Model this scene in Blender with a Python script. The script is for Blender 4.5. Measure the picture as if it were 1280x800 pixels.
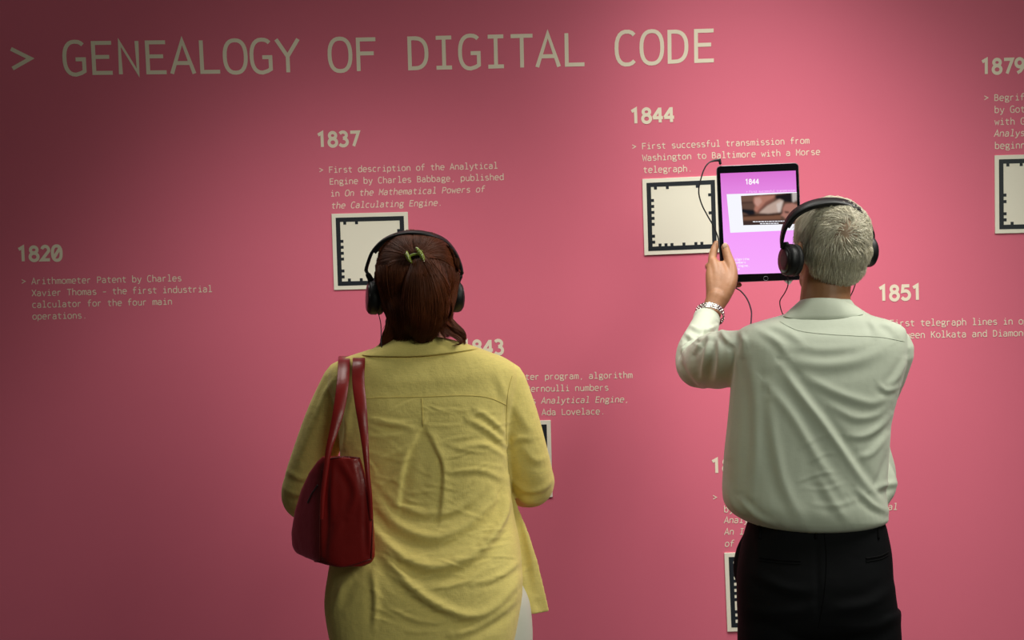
import bpy, bmesh, math, random
import numpy as np
from mathutils import Vector, Matrix, Euler
from mathutils.bvhtree import BVHTree

random.seed(7); np.random.seed(7)
for o in list(bpy.data.objects): bpy.data.objects.remove(o)
C = bpy.context.scene.collection
SC = bpy.context.scene

# ------------------------------------------------------------------ camera
CAM_LOC = Vector((0.0, -4.3, 1.5))
F = 1778.0
CAM_ROT = (Matrix.Rotation(math.radians(2.2), 3, 'Z') @ Matrix.Rotation(math.radians(90), 3, 'X')
           @ Matrix.Rotation(-0.020, 3, 'Z'))
cd = bpy.data.cameras.new('camera'); cd.lens = F / 1280 * 36; cd.sensor_width = 36
cam = bpy.data.objects.new('camera', cd); C.objects.link(cam)
cam.matrix_world = Matrix.Translation(CAM_LOC) @ CAM_ROT.to_4x4()
SC.camera = cam

# ------------------------------------------------------------------ world, lamps, exposure
w = bpy.data.worlds.new('room_glow'); SC.world = w; w.use_nodes = True
w.node_tree.nodes['Background'].inputs[0].default_value = (0.95, 1.0, 0.82, 1)
w.node_tree.nodes['Background'].inputs[1].default_value = 0.035
def area(name, loc, target, size, power, col, sy=None):
    l = bpy.data.lights.new(name, 'AREA'); l.size = size; l.energy = power; l.color = col
    if sy: l.shape = 'RECTANGLE'; l.size_y = sy
    o = bpy.data.objects.new(name, l); C.objects.link(o); o.location = loc
    d = Vector(target) - Vector(loc)
    o.rotation_euler = d.to_track_quat('-Z', 'Y').to_euler()
    return o
def spot(name, loc, target, power, half, col, radius):
    l = bpy.data.lights.new(name, 'SPOT'); l.energy = power; l.color = col; l.spot_size = 2 * half; l.spot_blend = 1.0; l.shadow_soft_size = radius
    o = bpy.data.objects.new(name, l); C.objects.link(o); o.location = loc
    o.rotation_euler = (Vector(target) - Vector(loc)).to_track_quat('-Z', 'Y').to_euler()
spot('main_track_spotlight', (0.30, -0.843, 3.30), (0.889, 0, 0.654), 222, 0.42, (1.0, 0.97, 0.90), 0.40)
spot('left_fill_spot', (-0.503, -0.84, 2.50), (-0.866, 0, -0.801), 42, 0.90, (1.0, 0.97, 0.90), 0.3)  # unseen spot, added to lift the left part of the wall
spot('wide_fill_spot', (0.426, -0.756, 2.977), (0.518, 0, -0.96), 24, 1.086, (1.0, 0.97, 0.90), 0.3)  # added broad fill, fitted to the brightness falloff on the wall
spot('right_fill_spot', (1.516, -1.299, 3.059), (-0.5, 0, -1.152), 178, 0.70, (1.0, 0.97, 0.90), 0.45)  # added spot, lights the backs and softens the scallop; no fixture known
spot('far_left_fill_spot', (-1.078, -0.90, 2.436), (0.503, 0, -0.399), 12, 1.356, (1.0, 0.97, 0.90), 0.3)  # weak extra spot, added to even the wall and thin its shadows
area('back_fill_light', (2.2, -4.4, 2.9), (0.2, -1.0, 1.1), 1.2, 44, (0.97, 1.0, 0.86), 1.2)  # added fill for the figures' backs, no such lamp is known
vs = SC.view_settings
SC.display_settings.display_device = 'sRGB'
vs.view_transform = 'Standard'; vs.look = 'None'; vs.gamma = 1; vs.use_curve_mapping = False
vs.exposure = 0.0

# ------------------------------------------------------------------ projection helpers
def W(px, py, Y):
    """world point on plane y=Y that lies behind photo pixel (px,py)"""
    d = CAM_ROT @ Vector(((px - 640) / F, -(py - 400) / F, -1.0))
    t = (Y - CAM_LOC.y) / d.y
    return CAM_LOC + d * t
RI = np.array(CAM_ROT.transposed())
def proj(V):
    q = (V - np.array(CAM_LOC)) @ RI.T
    return np.stack([640 + F * q[:, 0] / -q[:, 2], 400 - F * q[:, 1] / -q[:, 2]], 1)
def mpp(Y): return (Y - CAM_LOC.y) / F       # metres per pixel at depth Y

# ------------------------------------------------------------------ materials
def mat(name, col, rough=0.6, metal=0.0, bump=0.0, bscale=200.0, var=0.0, vscale=8.0, sheen=0.0,
        stretch=(1, 1, 1), bump2=0.0, b2scale=20.0, emit=None, estr=1.0, spec=0.5, sss=0.0, coat=0.0, col2=None):
    m = bpy.data.materials.new(name); m.use_nodes = True
    nt = m.node_tree; N = nt.nodes; L = nt.links
    b = N['Principled BSDF']
    b.inputs['Base Color'].default_value = (*col, 1)
    b.inputs['Roughness'].default_value = rough
    b.inputs['Metallic'].default_value = metal
    b.inputs['Specular IOR Level'].default_value = spec
    b.inputs['Sheen Weight'].default_value = sheen
    b.inputs['Coat Weight'].default_value = coat
    if sss:
        b.inputs['Subsurface Weight'].default_value = sss
        b.inputs['Subsurface Radius'].default_value = (0.01, 0.004, 0.002)
        b.inputs['Subsurface Scale'].default_value = 0.5
    if emit:
        b.inputs['Emission Color'].default_value = (*emit, 1); b.inputs['Emission Strength'].default_value = estr
    tc = N.new('ShaderNodeTexCoord'); mp = N.new('ShaderNodeMapping'); mp.inputs['Scale'].default_value = stretch
    L.new(tc.outputs['Object'], mp.inputs['Vector'])
    if var:
        n = N.new('ShaderNodeTexNoise'); n.inputs['Scale'].default_value = vscale; n.inputs['Detail'].default_value = 5
        L.new(mp.outputs[0], n.inputs['Vector'])
        mx = N.new('ShaderNodeMix'); mx.data_type = 'RGBA'
        c2 = col2 or tuple(c * (1 - var) for c in col)
        mx.inputs[6].default_value = (*c2, 1); mx.inputs[7].default_value = (*[min(1, c * (1 + var * 0.5)) for c in col], 1)
        L.new(n.outputs['Fac'], mx.inputs[0]); L.new(mx.outputs[2], b.inputs['Base Color'])
    last = None
    for (s, sc, dist) in ((bump, bscale, 0.0006), (bump2, b2scale, 0.006)):
        if not s: continue
        n = N.new('ShaderNodeTexNoise'); n.inputs['Scale'].default_value = sc; n.inputs['Detail'].default_value = 3
        L.new(mp.outputs[0], n.inputs['Vector'])
        bp = N.new('ShaderNodeBump'); bp.inputs['Strength'].default_value = s; bp.inputs['Distance'].default_value = dist
        L.new(n.outputs['Fac'], bp.inputs['Height'])
        if last: L.new(last.outputs[0], bp.inputs['Normal'])
        last = bp
    if last: L.new(last.outputs[0], b.inputs['Normal'])
    return m

def woven(m, scale, strength, tint=0.0):
    """adds a crossed thread relief (and a little tint) to a cloth material"""
    nt = m.node_tree; N = nt.nodes; L = nt.links; b = N['Principled BSDF']
    tc = N.new('ShaderNodeTexCoord')
    prev = b.inputs['Normal'].links[0].from_socket if b.inputs['Normal'].links else None
    hs = []
    for st in ((scale, scale, scale * 0.06), (scale * 0.06, scale * 0.06, scale)):
        mp = N.new('ShaderNodeMapping'); mp.inputs['Scale'].default_value = st
        n = N.new('ShaderNodeTexNoise'); n.inputs['Scale'].default_value = 1.0; n.inputs['Detail'].default_value = 2
        L.new(tc.outputs['Object'], mp.inputs['Vector']); L.new(mp.outputs[0], n.inputs['Vector']); hs.append(n)
    ad = N.new('ShaderNodeMath'); ad.operation = 'ADD'
    L.new(hs[0].outputs['Fac'], ad.inputs[0]); L.new(hs[1].outputs['Fac'], ad.inputs[1])
    bp = N.new('ShaderNodeBump'); bp.inputs['Strength'].default_value = strength; bp.inputs['Distance'].default_value = 0.0008
    L.new(ad.outputs[0], bp.inputs['Height'])
    if prev: L.new(prev, bp.inputs['Normal'])
    L.new(bp.outputs[0], b.inputs['Normal'])
    if tint:
        src = b.inputs['Base Color'].links[0].from_socket if b.inputs['Base Color'].links else None
        mr = N.new('ShaderNodeMapRange'); mr.inputs[1].default_value = 0.6; mr.inputs[2].default_value = 1.4
        mr.inputs[3].default_value = 1 - tint; mr.inputs[4].default_value = 1 + tint
        L.new(ad.outputs[0], mr.inputs[0])
        h = N.new('ShaderNodeHueSaturation')
        if src: L.new(src, h.inputs['Color'])
        else: h.inputs['Color'].default_value = b.inputs['Base Color'].default_value
        L.new(mr.outputs[0], h.inputs['Value']); L.new(h.outputs[0], b.inputs['Base Color'])
    return m

M = {}
M['wall'] = mat('pink_wall_paint', (0.70, 0.152, 0.232), 0.7, bump=0.25, bscale=260, var=0.05, vscale=3, spec=0.25)
M['letters'] = mat('cream_vinyl', (0.80, 0.71, 0.56), 0.6, spec=0.2)
M['plate'] = mat('cream_board', (0.80, 0.76, 0.64), 0.55, spec=0.3)
M['ink'] = mat('black_ink', (0.012, 0.016, 0.022), 0.5, spec=0.3)
M['floor'] = mat('grey_floor', (0.12, 0.11, 0.10), 0.5, var=0.15, vscale=6)
M['base'] = mat('baseboard_paint', (0.35, 0.08, 0.13), 0.5)
M['blouse'] = woven(mat('yellow_linen', (0.88, 0.74, 0.25), 0.82, var=0.13, vscale=5, sheen=0.15, spec=0.15, bump2=0.35, b2scale=38, col2=(0.80, 0.63, 0.19)), 900, 0.3, 0.10)
M['seam_y'] = mat('yellow_thread', (0.66, 0.52, 0.15), 0.85)
M['shirt'] = woven(mat('pale_green_cotton', (0.56, 0.61, 0.49), 0.62, sheen=0.12, spec=0.3, bump2=0.22, b2scale=16, var=0.04), 900, 0.12, 0.02)
M['seam_s'] = mat('pale_thread', (0.44, 0.48, 0.38), 0.8)
M['black_trousers'] = mat('black_wool', (0.0040, 0.0043, 0.0052), 0.8, bump2=0.5, b2scale=14, spec=0.12)
M['black_seam'] = mat('black_seam', (0.003, 0.003, 0.0035), 0.8, spec=0.1)
M['white_trousers'] = mat('off_white_cotton', (0.66, 0.66, 0.56), 0.7, bump2=0.2, b2scale=14)
M['skin_m'] = mat('tanned_skin', (0.37, 0.175, 0.085), 0.5, var=0.30, vscale=28, bump=0.5, bscale=150, sss=0.05, spec=0.4, bump2=0.12, b2scale=70)
M['skin_w'] = mat('fair_skin', (0.50, 0.27, 0.17), 0.5, var=0.15, vscale=30, sss=0.05)
M['scalp'] = mat('grey_hair_base', (0.36, 0.25, 0.17), 0.8, var=0.25, vscale=60)
M['grey_hair'] = mat('grey_hair', (0.80, 0.75, 0.60), 0.42, var=0.30, vscale=55, spec=0.5)
M['auburn_base'] = mat('auburn_hair_base', (0.020, 0.006, 0.0035), 0.6, var=0.4, vscale=30, spec=0.2)
M['auburn'] = mat('auburn_hair', (0.14, 0.034, 0.009), 0.5, var=0.85, vscale=22, spec=0.22)
M['leather'] = mat('red_leather', (0.26, 0.010, 0.009), 0.33, bump=0.35, bscale=500, bump2=0.25, b2scale=22, var=0.2, vscale=12, spec=0.5)
M['leather_edge'] = mat('dark_red_leather_edge', (0.12, 0.006, 0.006), 0.42)
M['blk'] = mat('black_plastic', (0.006, 0.006, 0.007), 0.48, spec=0.35)
M['blkm'] = mat('matt_black_padding', (0.010, 0.010, 0.011), 0.6, bump=0.3, bscale=400)
M['cupface'] = mat('dark_cup_face', (0.016, 0.013, 0.015), 0.28)
M['steel'] = mat('brushed_steel', (0.55, 0.53, 0.50), 0.25, metal=1.0)
M['zip'] = mat('dark_zip_metal', (0.12, 0.12, 0.12), 0.3, metal=0.8)
M['alu'] = mat('grey_aluminium', (0.20, 0.20, 0.21), 0.38, metal=0.7)
M['glass'] = mat('black_bezel_glass', (0.003, 0.003, 0.004), 0.12, spec=0.2)
M['clip'] = mat('green_pearl_plastic', (0.33, 0.42, 0.055), 0.22, spec=0.6, var=0.4, vscale=120, coat=0.5)
M['stud'] = mat('clip_stud', (0.85, 0.88, 0.55), 0.2)
M['eye'] = mat('eye_white', (0.75, 0.73, 0.70), 0.2)
M['iris'] = mat('dark_iris', (0.03, 0.02, 0.01), 0.2)
M['shoe_b'] = mat('black_shoe_leather', (0.012, 0.012, 0.012), 0.35)
M['shoe_t'] = mat('tan_shoe_leather', (0.28, 0.15, 0.07), 0.45)
M['tag'] = mat('white_plastic_tag', (0.72, 0.74, 0.70), 0.5)
M['nail'] = mat('finger_nail', (0.60, 0.40, 0.29), 0.3)

# ------------------------------------------------------------------ object helpers
def link(name, me, m=None, parent=None, smooth=False):
    o = bpy.data.objects.new(name, me); C.objects.link(o)
    if m: me.materials.append(m)
    if smooth:
        me.polygons.foreach_set('use_smooth', [True] * len(me.polygons))
    if parent:
        o.parent = parent
        o.matrix_parent_inverse = Matrix.Translation(-Vector(parent.location))
    return o
def from_bm(name, bm, m=None, parent=None, smooth=False):
    me = bpy.data.meshes.new(name); bm.to_mesh(me); bm.free()
    return link(name, me, m, parent, smooth)
def empty(name, loc, label, cat, group=None):
    o = bpy.data.objects.new(name, None); C.objects.link(o); o.location = loc
    o['label'] = label; o['category'] = cat
    if group: o['group'] = group
    return o
def catmull(P, n):
    P = np.array(P, float); out = []
    k = len(P)
    for i in range(k - 1):
        p0 = P[max(i - 1, 0)]; p1 = P[i]; p2 = P[i + 1]; p3 = P[min(i + 2, k - 1)]
        for j in range(n):
            t = j / n
            out.append(0.5 * ((2 * p1) + (-p0 + p2) * t + (2 * p0 - 5 * p1 + 4 * p2 - p3) * t * t + (-p0 + 3 * p1 - 3 * p2 + p3) * t ** 3))
    out.append(P[-1])
    return np.array(out)
def rings_to_bm(bm, rings, cap=True):
    vr = [[bm.verts.new(p) for p in r] for r in rings]
    n = len(vr[0])
    for a, b in zip(vr[:-1], vr[1:]):
        for i in range(n):
            bm.faces.new((a[i], a[(i + 1) % n], b[(i + 1) % n], b[i]))
    if cap:
        bm.faces.new(vr[0][::-1]); bm.faces.new(vr[-1])
    return vr
def tube(bm, pts, n=6, seg=14, round_ends=True, flat=None):
    """pts: list of (x,y,z,r); flat=(dir, factor) squashes the section along dir"""
    P = catmull(pts, n) if n > 1 else np.array(pts, float)
    if round_ends:
        def endcap(p, q):
            d = p[:3] - q[:3]; d = d / (np.linalg.norm(d) + 1e-9)
            return [np.append(p[:3] + d * p[3] * math.sin(a), p[3] * math.cos(a)) for a in (1.50, 1.25, 0.85, 0.42)]
        P = np.vstack([endcap(P[0], P[1]), P, endcap(P[-1], P[-2])[::-1]])
    rings = []; up = None
    for i in range(len(P)):
        d = P[min(i + 1, len(P) - 1), :3] - P[max(i - 1, 0), :3]
        d = Vector(d).normalized()
        if up is None:
            up = Vector((0, 0, 1)) if abs(d.z) < 0.9 else Vector((0, 1, 0))
        u = (up - d * up.dot(d)).normalized(); v = d.cross(u); up = u
        r = P[i, 3]; ring = []
        for k in range(seg):
            a = 2 * math.pi * k / seg
            off = (u * math.cos(a) + v * math.sin(a)) * r
            if flat:
                fd = flat[0]; off = off - fd * off.dot(fd) * (1 - flat[1])
            ring.append(Vector(P[i, :3]) + off)
        rings.append(ring)
    rings_to_bm(bm, rings)
def ptube(bm, pts, **k):
    """pts: (px,py,Y,r)"""
    tube(bm, [(*W(a, b, c), r) for a, b, c, r in pts], **k)
def ell(bm, c, r, rot=None, seg=24, rings=14):
    m = Matrix.Translation(c) @ (rot.to_4x4() if rot else Matrix()) @ Matrix.Diagonal((*r, 1))
    bmesh.ops.create_uvsphere(bm, u_segments=seg, v_segments=rings, radius=1, matrix=m)
def box(bm, c, s, rot=None, bevel=0.0):
    m = Matrix.Translation(c) @ (rot.to_4x4() if rot else Matrix()) @ Matrix.Diagonal((*s, 1))
    r = bmesh.ops.create_cube(bm, size=1, matrix=m)
    if bevel:
        es = list({e for v in r['verts'] for e in v.link_edges})
        bmesh.ops.bevel(bm, geom=es, offset=bevel, segments=2, affect='EDGES', profile=0.7)
def torso(bm, rows, seg=56, n=3, ex=2.4):
    """rows: (py, xL, xR, ry, Yc)"""
    R = catmull([(*r,) for r in rows], n); rings = []
    for py, xl, xr, ry, Yc in R:
        a = W(xl, py, Yc); b = W(xr, py, Yc); c = (a + b) / 2; rx = (b.x - a.x) / 2
        ring = []
        for k in range(seg):
            t = 2 * math.pi * k / seg; cs, sn = math.cos(t), math.sin(t)
            ring.append(Vector((c.x + rx * math.copysign(abs(cs) ** (2 / ex), cs), c.y + ry * math.copysign(abs(sn) ** (2 / ex), sn),
                                c.z + (b.z - a.z) / 2 * cs)))
        rings.append(ring)
    rings_to_bm(bm, rings)
def wloft(bm, rows, seg=40, n=3, ex=2.2):
    """rows: (x,y,z,rx,ry)"""
    R = catmull(rows, n); rings = []
    for x, y, z, rx, ry in R:
        rings.append([Vector((x + rx * math.copysign(abs(math.cos(t)) ** (2 / ex), math.cos(t)), y + ry * math.copysign(abs(math.sin(t)) ** (2 / ex), math.sin(t)), z))
                      for t in [2 * math.pi * k / seg for k in range(seg)]])
    rings_to_bm(bm, rings)
def voxel(bm, size, smooth=4):
    """union of the closed shapes in bm as one continuous mesh"""
    bmesh.ops.recalc_face_normals(bm, faces=bm.faces)
    me = bpy.data.meshes.new('tmp'); bm.to_mesh(me); bm.free()
    o = bpy.data.objects.new('tmp', me); C.objects.link(o)
    r = o.modifiers.new('r', 'REMESH'); r.mode = 'VOXEL'; r.voxel_size = size
    if smooth:
        s = o.modifiers.new('s', 'SMOOTH'); s.factor = 0.5; s.iterations = smooth
    dg = bpy.context.evaluated_depsgraph_get(); dg.update()
    out = bpy.data.meshes.new_from_object(o.evaluated_get(dg))
    bpy.data.objects.remove(o); bpy.data.meshes.remove(me)
    return out
def getv(me):
    V = np.empty(len(me.vertices) * 3); me.vertices.foreach_get('co', V); return V.reshape(-1, 3)
def getn(me):
    V = np.empty(len(me.vertices) * 3); me.vertex_normals.foreach_get('vector', V); return V.reshape(-1, 3)
def setv(me, V):
    me.vertices.foreach_set('co', V.reshape(-1)); me.update()
def seg_dist(P, line):
    """signed distance of P (n,2) to polyline, and 0..1 position along it"""
    L = catmull(line, 5); best = np.full(len(P), 1e9); sg = np.zeros(len(P)); tt = np.zeros(len(P))
    cum = np.concatenate([[0], np.cumsum(np.linalg.norm(np.diff(L, axis=0), axis=1))]); tot = cum[-1]
    for i in range(len(L) - 1):
        a, b = L[i], L[i + 1]; d = b - a; l2 = d @ d + 1e-9
        t = np.clip(((P - a) @ d) / l2, 0, 1); q = P - (a + t[:, None] * d)
        ds = np.hypot(q[:, 0], q[:, 1]); m = ds < best
        best[m] = ds[m]; cr = d[0] * q[:, 1] - d[1] * q[:, 0]; sg[m] = np.sign(cr[m])
        tt[m] = (cum[i] + t[m] * math.sqrt(l2)) / tot
    return best * np.where(sg == 0, 1, sg), tt
def folds(me, F_, amp=1.0):
    """F_: list of (polyline px, width px, height mm, skew); raised ridge with a valley on one side"""
    V = getv(me); Nn = getn(me); P = proj(V)
    face = np.clip(-Nn[:, 1] * 1.6 + 0.35, 0, 1)
    D = np.zeros(len(V))
    for line, wd, h, sk in F_:
        d, t = seg_dist(P, line)
        env = np.sin(np.clip(t, 0.03, 0.97) * math.pi) ** 0.5
        g = np.exp(-(d / wd) ** 2) - 0.55 * np.exp(-((d - sk * 1.7 * wd) / (1.2 * wd)) ** 2)
        if abs(sk) == 2: g = np.sign(sk) * np.tanh(d / wd) * np.exp(-(d / (5.5 * wd)) ** 2)
        D += g * h * 0.001 * env
    setv(me, V + Nn * (D * face * amp)[:, None])
def strands(name, P, R, m, parent, smooth=True):
    """P (n,k,3) strand points, R (n,k) radii -> one mesh of thin three-sided tubes"""
    n, k, _ = P.shape
    T = np.gradient(P, axis=1); T /= np.linalg.norm(T, axis=2, keepdims=True) + 1e-9
    ref = np.random.normal(size=(n, 1, 3)); U = np.cross(T, np.broadcast_to(ref, T.shape)); U /= np.linalg.norm(U, axis=2, keepdims=True) + 1e-9
    Vv = np.cross(T, U)
    ang = np.array([0, 2.094, 4.189])
    pts = P[:, :, None, :] + R[:, :, None, None] * (U[:, :, None, :] * np.cos(ang)[None, None, :, None] + Vv[:, :, None, :] * np.sin(ang)[None, None, :, None])
    idx = np.arange(n * k * 3).reshape(n, k, 3)
    a = idx[:, :-1, :]; b = idx[:, 1:, :]
    q = np.stack([a, np.roll(a, -1, 2), np.roll(b, -1, 2), b], -1).reshape(-1, 4)
    me = bpy.data.meshes.new(name)
    me.vertices.add(n * k * 3); me.vertices.foreach_set('co', pts.reshape(-1))
    me.loops.add(len(q) * 4); me.loops.foreach_set('vertex_index', q.reshape(-1).astype(np.int32))
    me.polygons.add(len(q)); me.polygons.foreach_set('loop_start', np.arange(0, len(q) * 4, 4, dtype=np.int32))
    me.update(calc_edges=True)
    return link(name, me, m, parent, smooth)
def bvh(me):
    bm = bmesh.new(); bm.from_mesh(me); t = BVHTree.FromBMesh(bm); bm.free(); return t
def hit(tree, px, py, default=None):
    d = (CAM_ROT @ Vector(((px - 640) / F, -(py - 400) / F, -1.0))).normalized()
    h = tree.ray_cast(CAM_LOC, d)
    if h[0] is None: return default, None
    return h[0], h[1]
def seam(name, tree, line, m, parent, r=0.0009, n=10, lift=0.0004):
    pts = []
    for x, y in catmull(line, n):
        p, nn = hit(tree, x, y)
        if p is not None: pts.append((*(p + nn * lift), r))
    if len(pts) < 3: return None
    bm = bmesh.new(); tube(bm, pts, n=1, seg=6)
    return from_bm(name, bm, m, parent, True)
def strip(bm, pts, widths, thick, wdir, n=6):
    """flat band swept along pts; wdir = list of width directions (one per point)"""
    Q = catmull([(*p, w_, *d) for p, w_, d in zip(pts, widths, wdir)], n); rings = []
    for i in range(len(Q)):
        t = Vector(Q[min(i + 1, len(Q) - 1), :3] - Q[max(i - 1, 0), :3]).normalized()
        wd = Vector(Q[i, 4:7]); wd = (wd - t * wd.dot(t)).normalized(); nn = t.cross(wd)
        h = Q[i, 3] / 2; th = thick / 2; c = Vector(Q[i, :3])
        rings.append([c + wd * (h * a) + nn * (th * b) for a, b in ((-1, -.5), (-.92, -1), (.92, -1), (1, -.5), (1, .5), (.92, 1), (-.92, 1), (-1, .5))])
    rings_to_bm(bm, rings)

# ================================================================== SETTING
bm = bmesh.new(); box(bm, (0, 0.05, 1.6), (9, 0.1, 3.2))
wall = from_bm('wall_back', bm, M['wall']); wall['kind'] = 'structure'
bm = bmesh.new(); box(bm, (0, -3.0, -0.05), (9, 6.2, 0.1))
floor = from_bm('floor', bm, M['floor']); floor['kind'] = 'structure'
bm = bmesh.new(); box(bm, (0, -0.008, 0.05), (9, 0.016, 0.1), bevel=0.003)
bb = from_bm('baseboard_back', bm, M['base']); bb['kind'] = 'structure'

# ------------------------------------------------------------------ stroke lettering
def A_(cx, cy, rx, ry, a0, a1, n=10):
    return [(cx + rx * math.cos(math.radians(a0 + (a1 - a0) * i / n)), cy + ry * math.sin(math.radians(a0 + (a1 - a0) * i / n))) for i in range(n + 1)]
def SE(cx, cy, rx, ry, a0, a1, n=16, e=2.4):
    o = []
    for i in range(n + 1):
        t = math.radians(a0 + (a1 - a0) * i / n); c, s = math.cos(t), math.sin(t)
        o.append((cx + rx * math.copysign(abs(c) ** (2 / e), c), cy + ry * math.copysign(abs(s) ** (2 / e), s)))
    return o
H = 0.623; X = 0.457
G = {
 '>': [[(.08, .50), (.43, .315), (.09, .13)]],
 'A': [[(.04, 0), (.25, H), (.46, 0)], [(.11, .20), (.39, .20)]],
 'B': [[(.09, 0), (.09, H)], [(.09, H - .03), (.24, H - .03)] + A_(.24, .465, .14, .128, 90, -90) + [(.09, .337)], [(.24, .337)] + A_(.25, .183, .16, .154, 90, -90) + [(.09, .03)]],
 'C': [SE(.27, H / 2, .20, .31, 48, 312)],
 'D': [[(.09, .03), (.09, H - .03), (.19, H - .03)] + SE(.19, H / 2, .225, .281, 90, -90) + [(.09, .03)]],
 'E': [[(.44, H - .03), (.10, H - .03), (.10, .03), (.44, .03)], [(.10, .33), (.39, .33)]],
 'F': [[(.44, H - .03), (.10, H - .03), (.10, 0)], [(.10, .33), (.40, .33)]],
 'G': [SE(.265, H / 2, .205, .31, 50, 270) + [(.36, .03), (.42, .065), (.42, .29), (.265, .29)]],
 'H': [[(.08, 0), (.08, H)], [(.42, 0), (.42, H)], [(.08, .33), (.42, .33)]],
 'I': [[(.25, 0), (.25, H)], [(.10, H - .03), (.40, H - .03)], [(.10, .03), (.40, .03)]],
 'K': [[(.09, 0), (.09, H)], [(.44, H), (.10, .27)], [(.19, .36), (.45, 0)]],
 'L': [[(.11, H), (.11, .03), (.45, .03)]],
 'M': [[(.07, 0), (.07, H - .02), (.25, .25), (.43, H - .02), (.43, 0)]],
 'N': [[(.09, 0), (.09, H - .02), (.41, .02), (.41, H)]],
 'O': [SE(.25, H / 2, .20, .305, 0, 360, 28)],
 'P': [[(.09, 0), (.09, H - .03), (.25, H - .03)] + A_(.26, .435, .16, .155, 90, -90) + [(.09, .28)]],
 'T': [[(.25, 0), (.25, H)], [(.04, H - .03), (.46, H - .03)]],
 'W': [[(.03, H), (.13, .02), (.25, .42), (.37, .02), (.47, H)]],
 'X': [[(.05, 0), (.45, H)], [(.05, H), (.45, 0)]],
 'Y': [[(.04, H), (.25, .30), (.25, 0)], [(.46, H), (.25, .30)]],
 'a': [[(.09, .37)] + A_(.23, .31, .155, .13, 130, 0, 8) + [(.385, 0)], [(.385, .26)] + A_(.21, .13, .14, .125, 90, 270) + [(.30, .02), (.385, .09)]],
 'b': [[(.08, 0), (.08, .68)], SE(.25, .228, .17, .215, 180, -180, 24)],
 'c': [SE(.27, .228, .18, .22, 50, 310)],
 'd': [[(.42, 0), (.42, .68)], SE(.25, .228, .17, .215, 0, 360, 24)],
 'e': [[(.08, .24), (.43, .24)] + SE(.25, .228, .18, .222, 5, 312)[0:]],
 'f': [[(.20, 0), (.20, .50)] + A_(.34, .52, .14, .13, 180, 60, 6), [(.07, .40), (.40, .40)]],
 'g': [SE(.23, .30, .14, .14, 0, 360, 20), [(.36, .40), (.46, .43)], [(.12, .19), (.10, .12), (.16, .07), (.36, .06)] + A_(.34, -.035, .10, .095, 60, -90, 6) + [(.18, -.13)] + A_(.17, -.055, .08, .075, 270, 90, 6)],
 'h': [[(.09, 0), (.09, .68)], [(.09, .32)] + A_(.25, .29, .16, .15, 150, 0, 8) + [(.41, 0)]],
 'i': [[(.12, .42), (.26, .42), (.26, .03)], [(.10, .03), (.42, .03)], [(.25, .56), (.25, .64)]],
 'k': [[(.09, 0), (.09, .68)], [(.40, .44), (.10, .18)], [(.20, .26), (.43, 0)]],
 'l': [[(.11, .65), (.25, .65), (.25, .03)], [(.10, .03), (.42, .03)]],
 'm': [[(.06, 0), (.06, .44)], [(.06, .34)] + A_(.155, .34, .095, .09, 150, 0, 6) + [(.25, 0)], [(.25, .34)] + A_(.345, .34, .095, .09, 150, 0, 6) + [(.44, 0)]],
 'n': [[(.09, 0), (.09, .44)], [(.09, .32)] + A_(.25, .29, .16, .15, 150, 0, 8) + [(.41, 0)]],
 'o': [SE(.25, .228, .18, .215, 0, 360, 26)],
 'p': [[(.08, -.17), (.08, .44)], SE(.25, .228, .17, .215, 180, -180, 24)],
 'r': [[(.12, 0), (.12, .44)], [(.12, .28)] + A_(.28, .27, .16, .16, 160, 55, 7)],
 's': [SE(.25, .335, .15, .105, 35, 270, 10, 2) [:-1] + SE(.25, .125, .155, .11, 90, -145, 10, 2)],
 't': [[(.20, .57), (.20, .14)] + A_(.32, .14, .12, .12, 180, 300, 7), [(.06, .42), (.41, .42)]],
 'u': [[(.09, .44), (.09, .15)] + A_(.24, .16, .15, .145, 180, 330, 8), [(.41, 0), (.41, .44)]],
 'v': [[(.06, .44), (.25, .01), (.44, .44)]],
 'w': [[(.04, .44), (.14, .02), (.25, .32), (.36, .02), (.46, .44)]],
 'y': [[(.07, .44), (.26, .02)], [(.44, .44), (.24, -.08), (.17, -.15), (.08, -.15)]],
 '-': [[(.10, .25), (.40, .25)]],
 '.': [[(.25, -.005), (.25, .075)]],
 ',': [[(.27, .07), (.27, .01), (.21, -.09)]],
 "'": [[(.25, .66), (.25, .50)]],
 '0': [SE(.25, H / 2, .19, .30, 0, 360, 26), [(.13, .14), (.37, .49)]],
 '1': [[(.09, .50), (.27, H - .03), (.27, 0)]],
 '2': [A_(.25, .45, .15, .155, 165, -20, 10) + [(.08, .04), (.44, .04)]],
 '3': [A_(.22, .47, .16, .13, 150, -90, 9) , A_(.22, .18, .19, .16, 90, -150, 10)],
 '4': [[(.35, 0), (.35, H)], [(.34, H - .03), (.05, .20)], [(.03, .20), (.47, .20)]],
 '5': [[(.42, H - .04), (.14, H - .04), (.11, .36)] + A_(.24, .205, .185, .175, 105, -150, 10)],
 '7': [[(.06, H - .04), (.43, H - .04), (.19, 0)]],
 '8': [SE(.25, .465, .145, .125, 0, 360, 20, 2), SE(.25, .175, .175, .155, 0, 360, 20, 2)],
 '9': [SE(.25, .43, .165, .165, 0, 360, 20, 2), [(.415, .43), (.40, .25), (.29, .10), (.15, .02)]],
 '/': [[(.1, 0), (.4, H)]],
}
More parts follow.
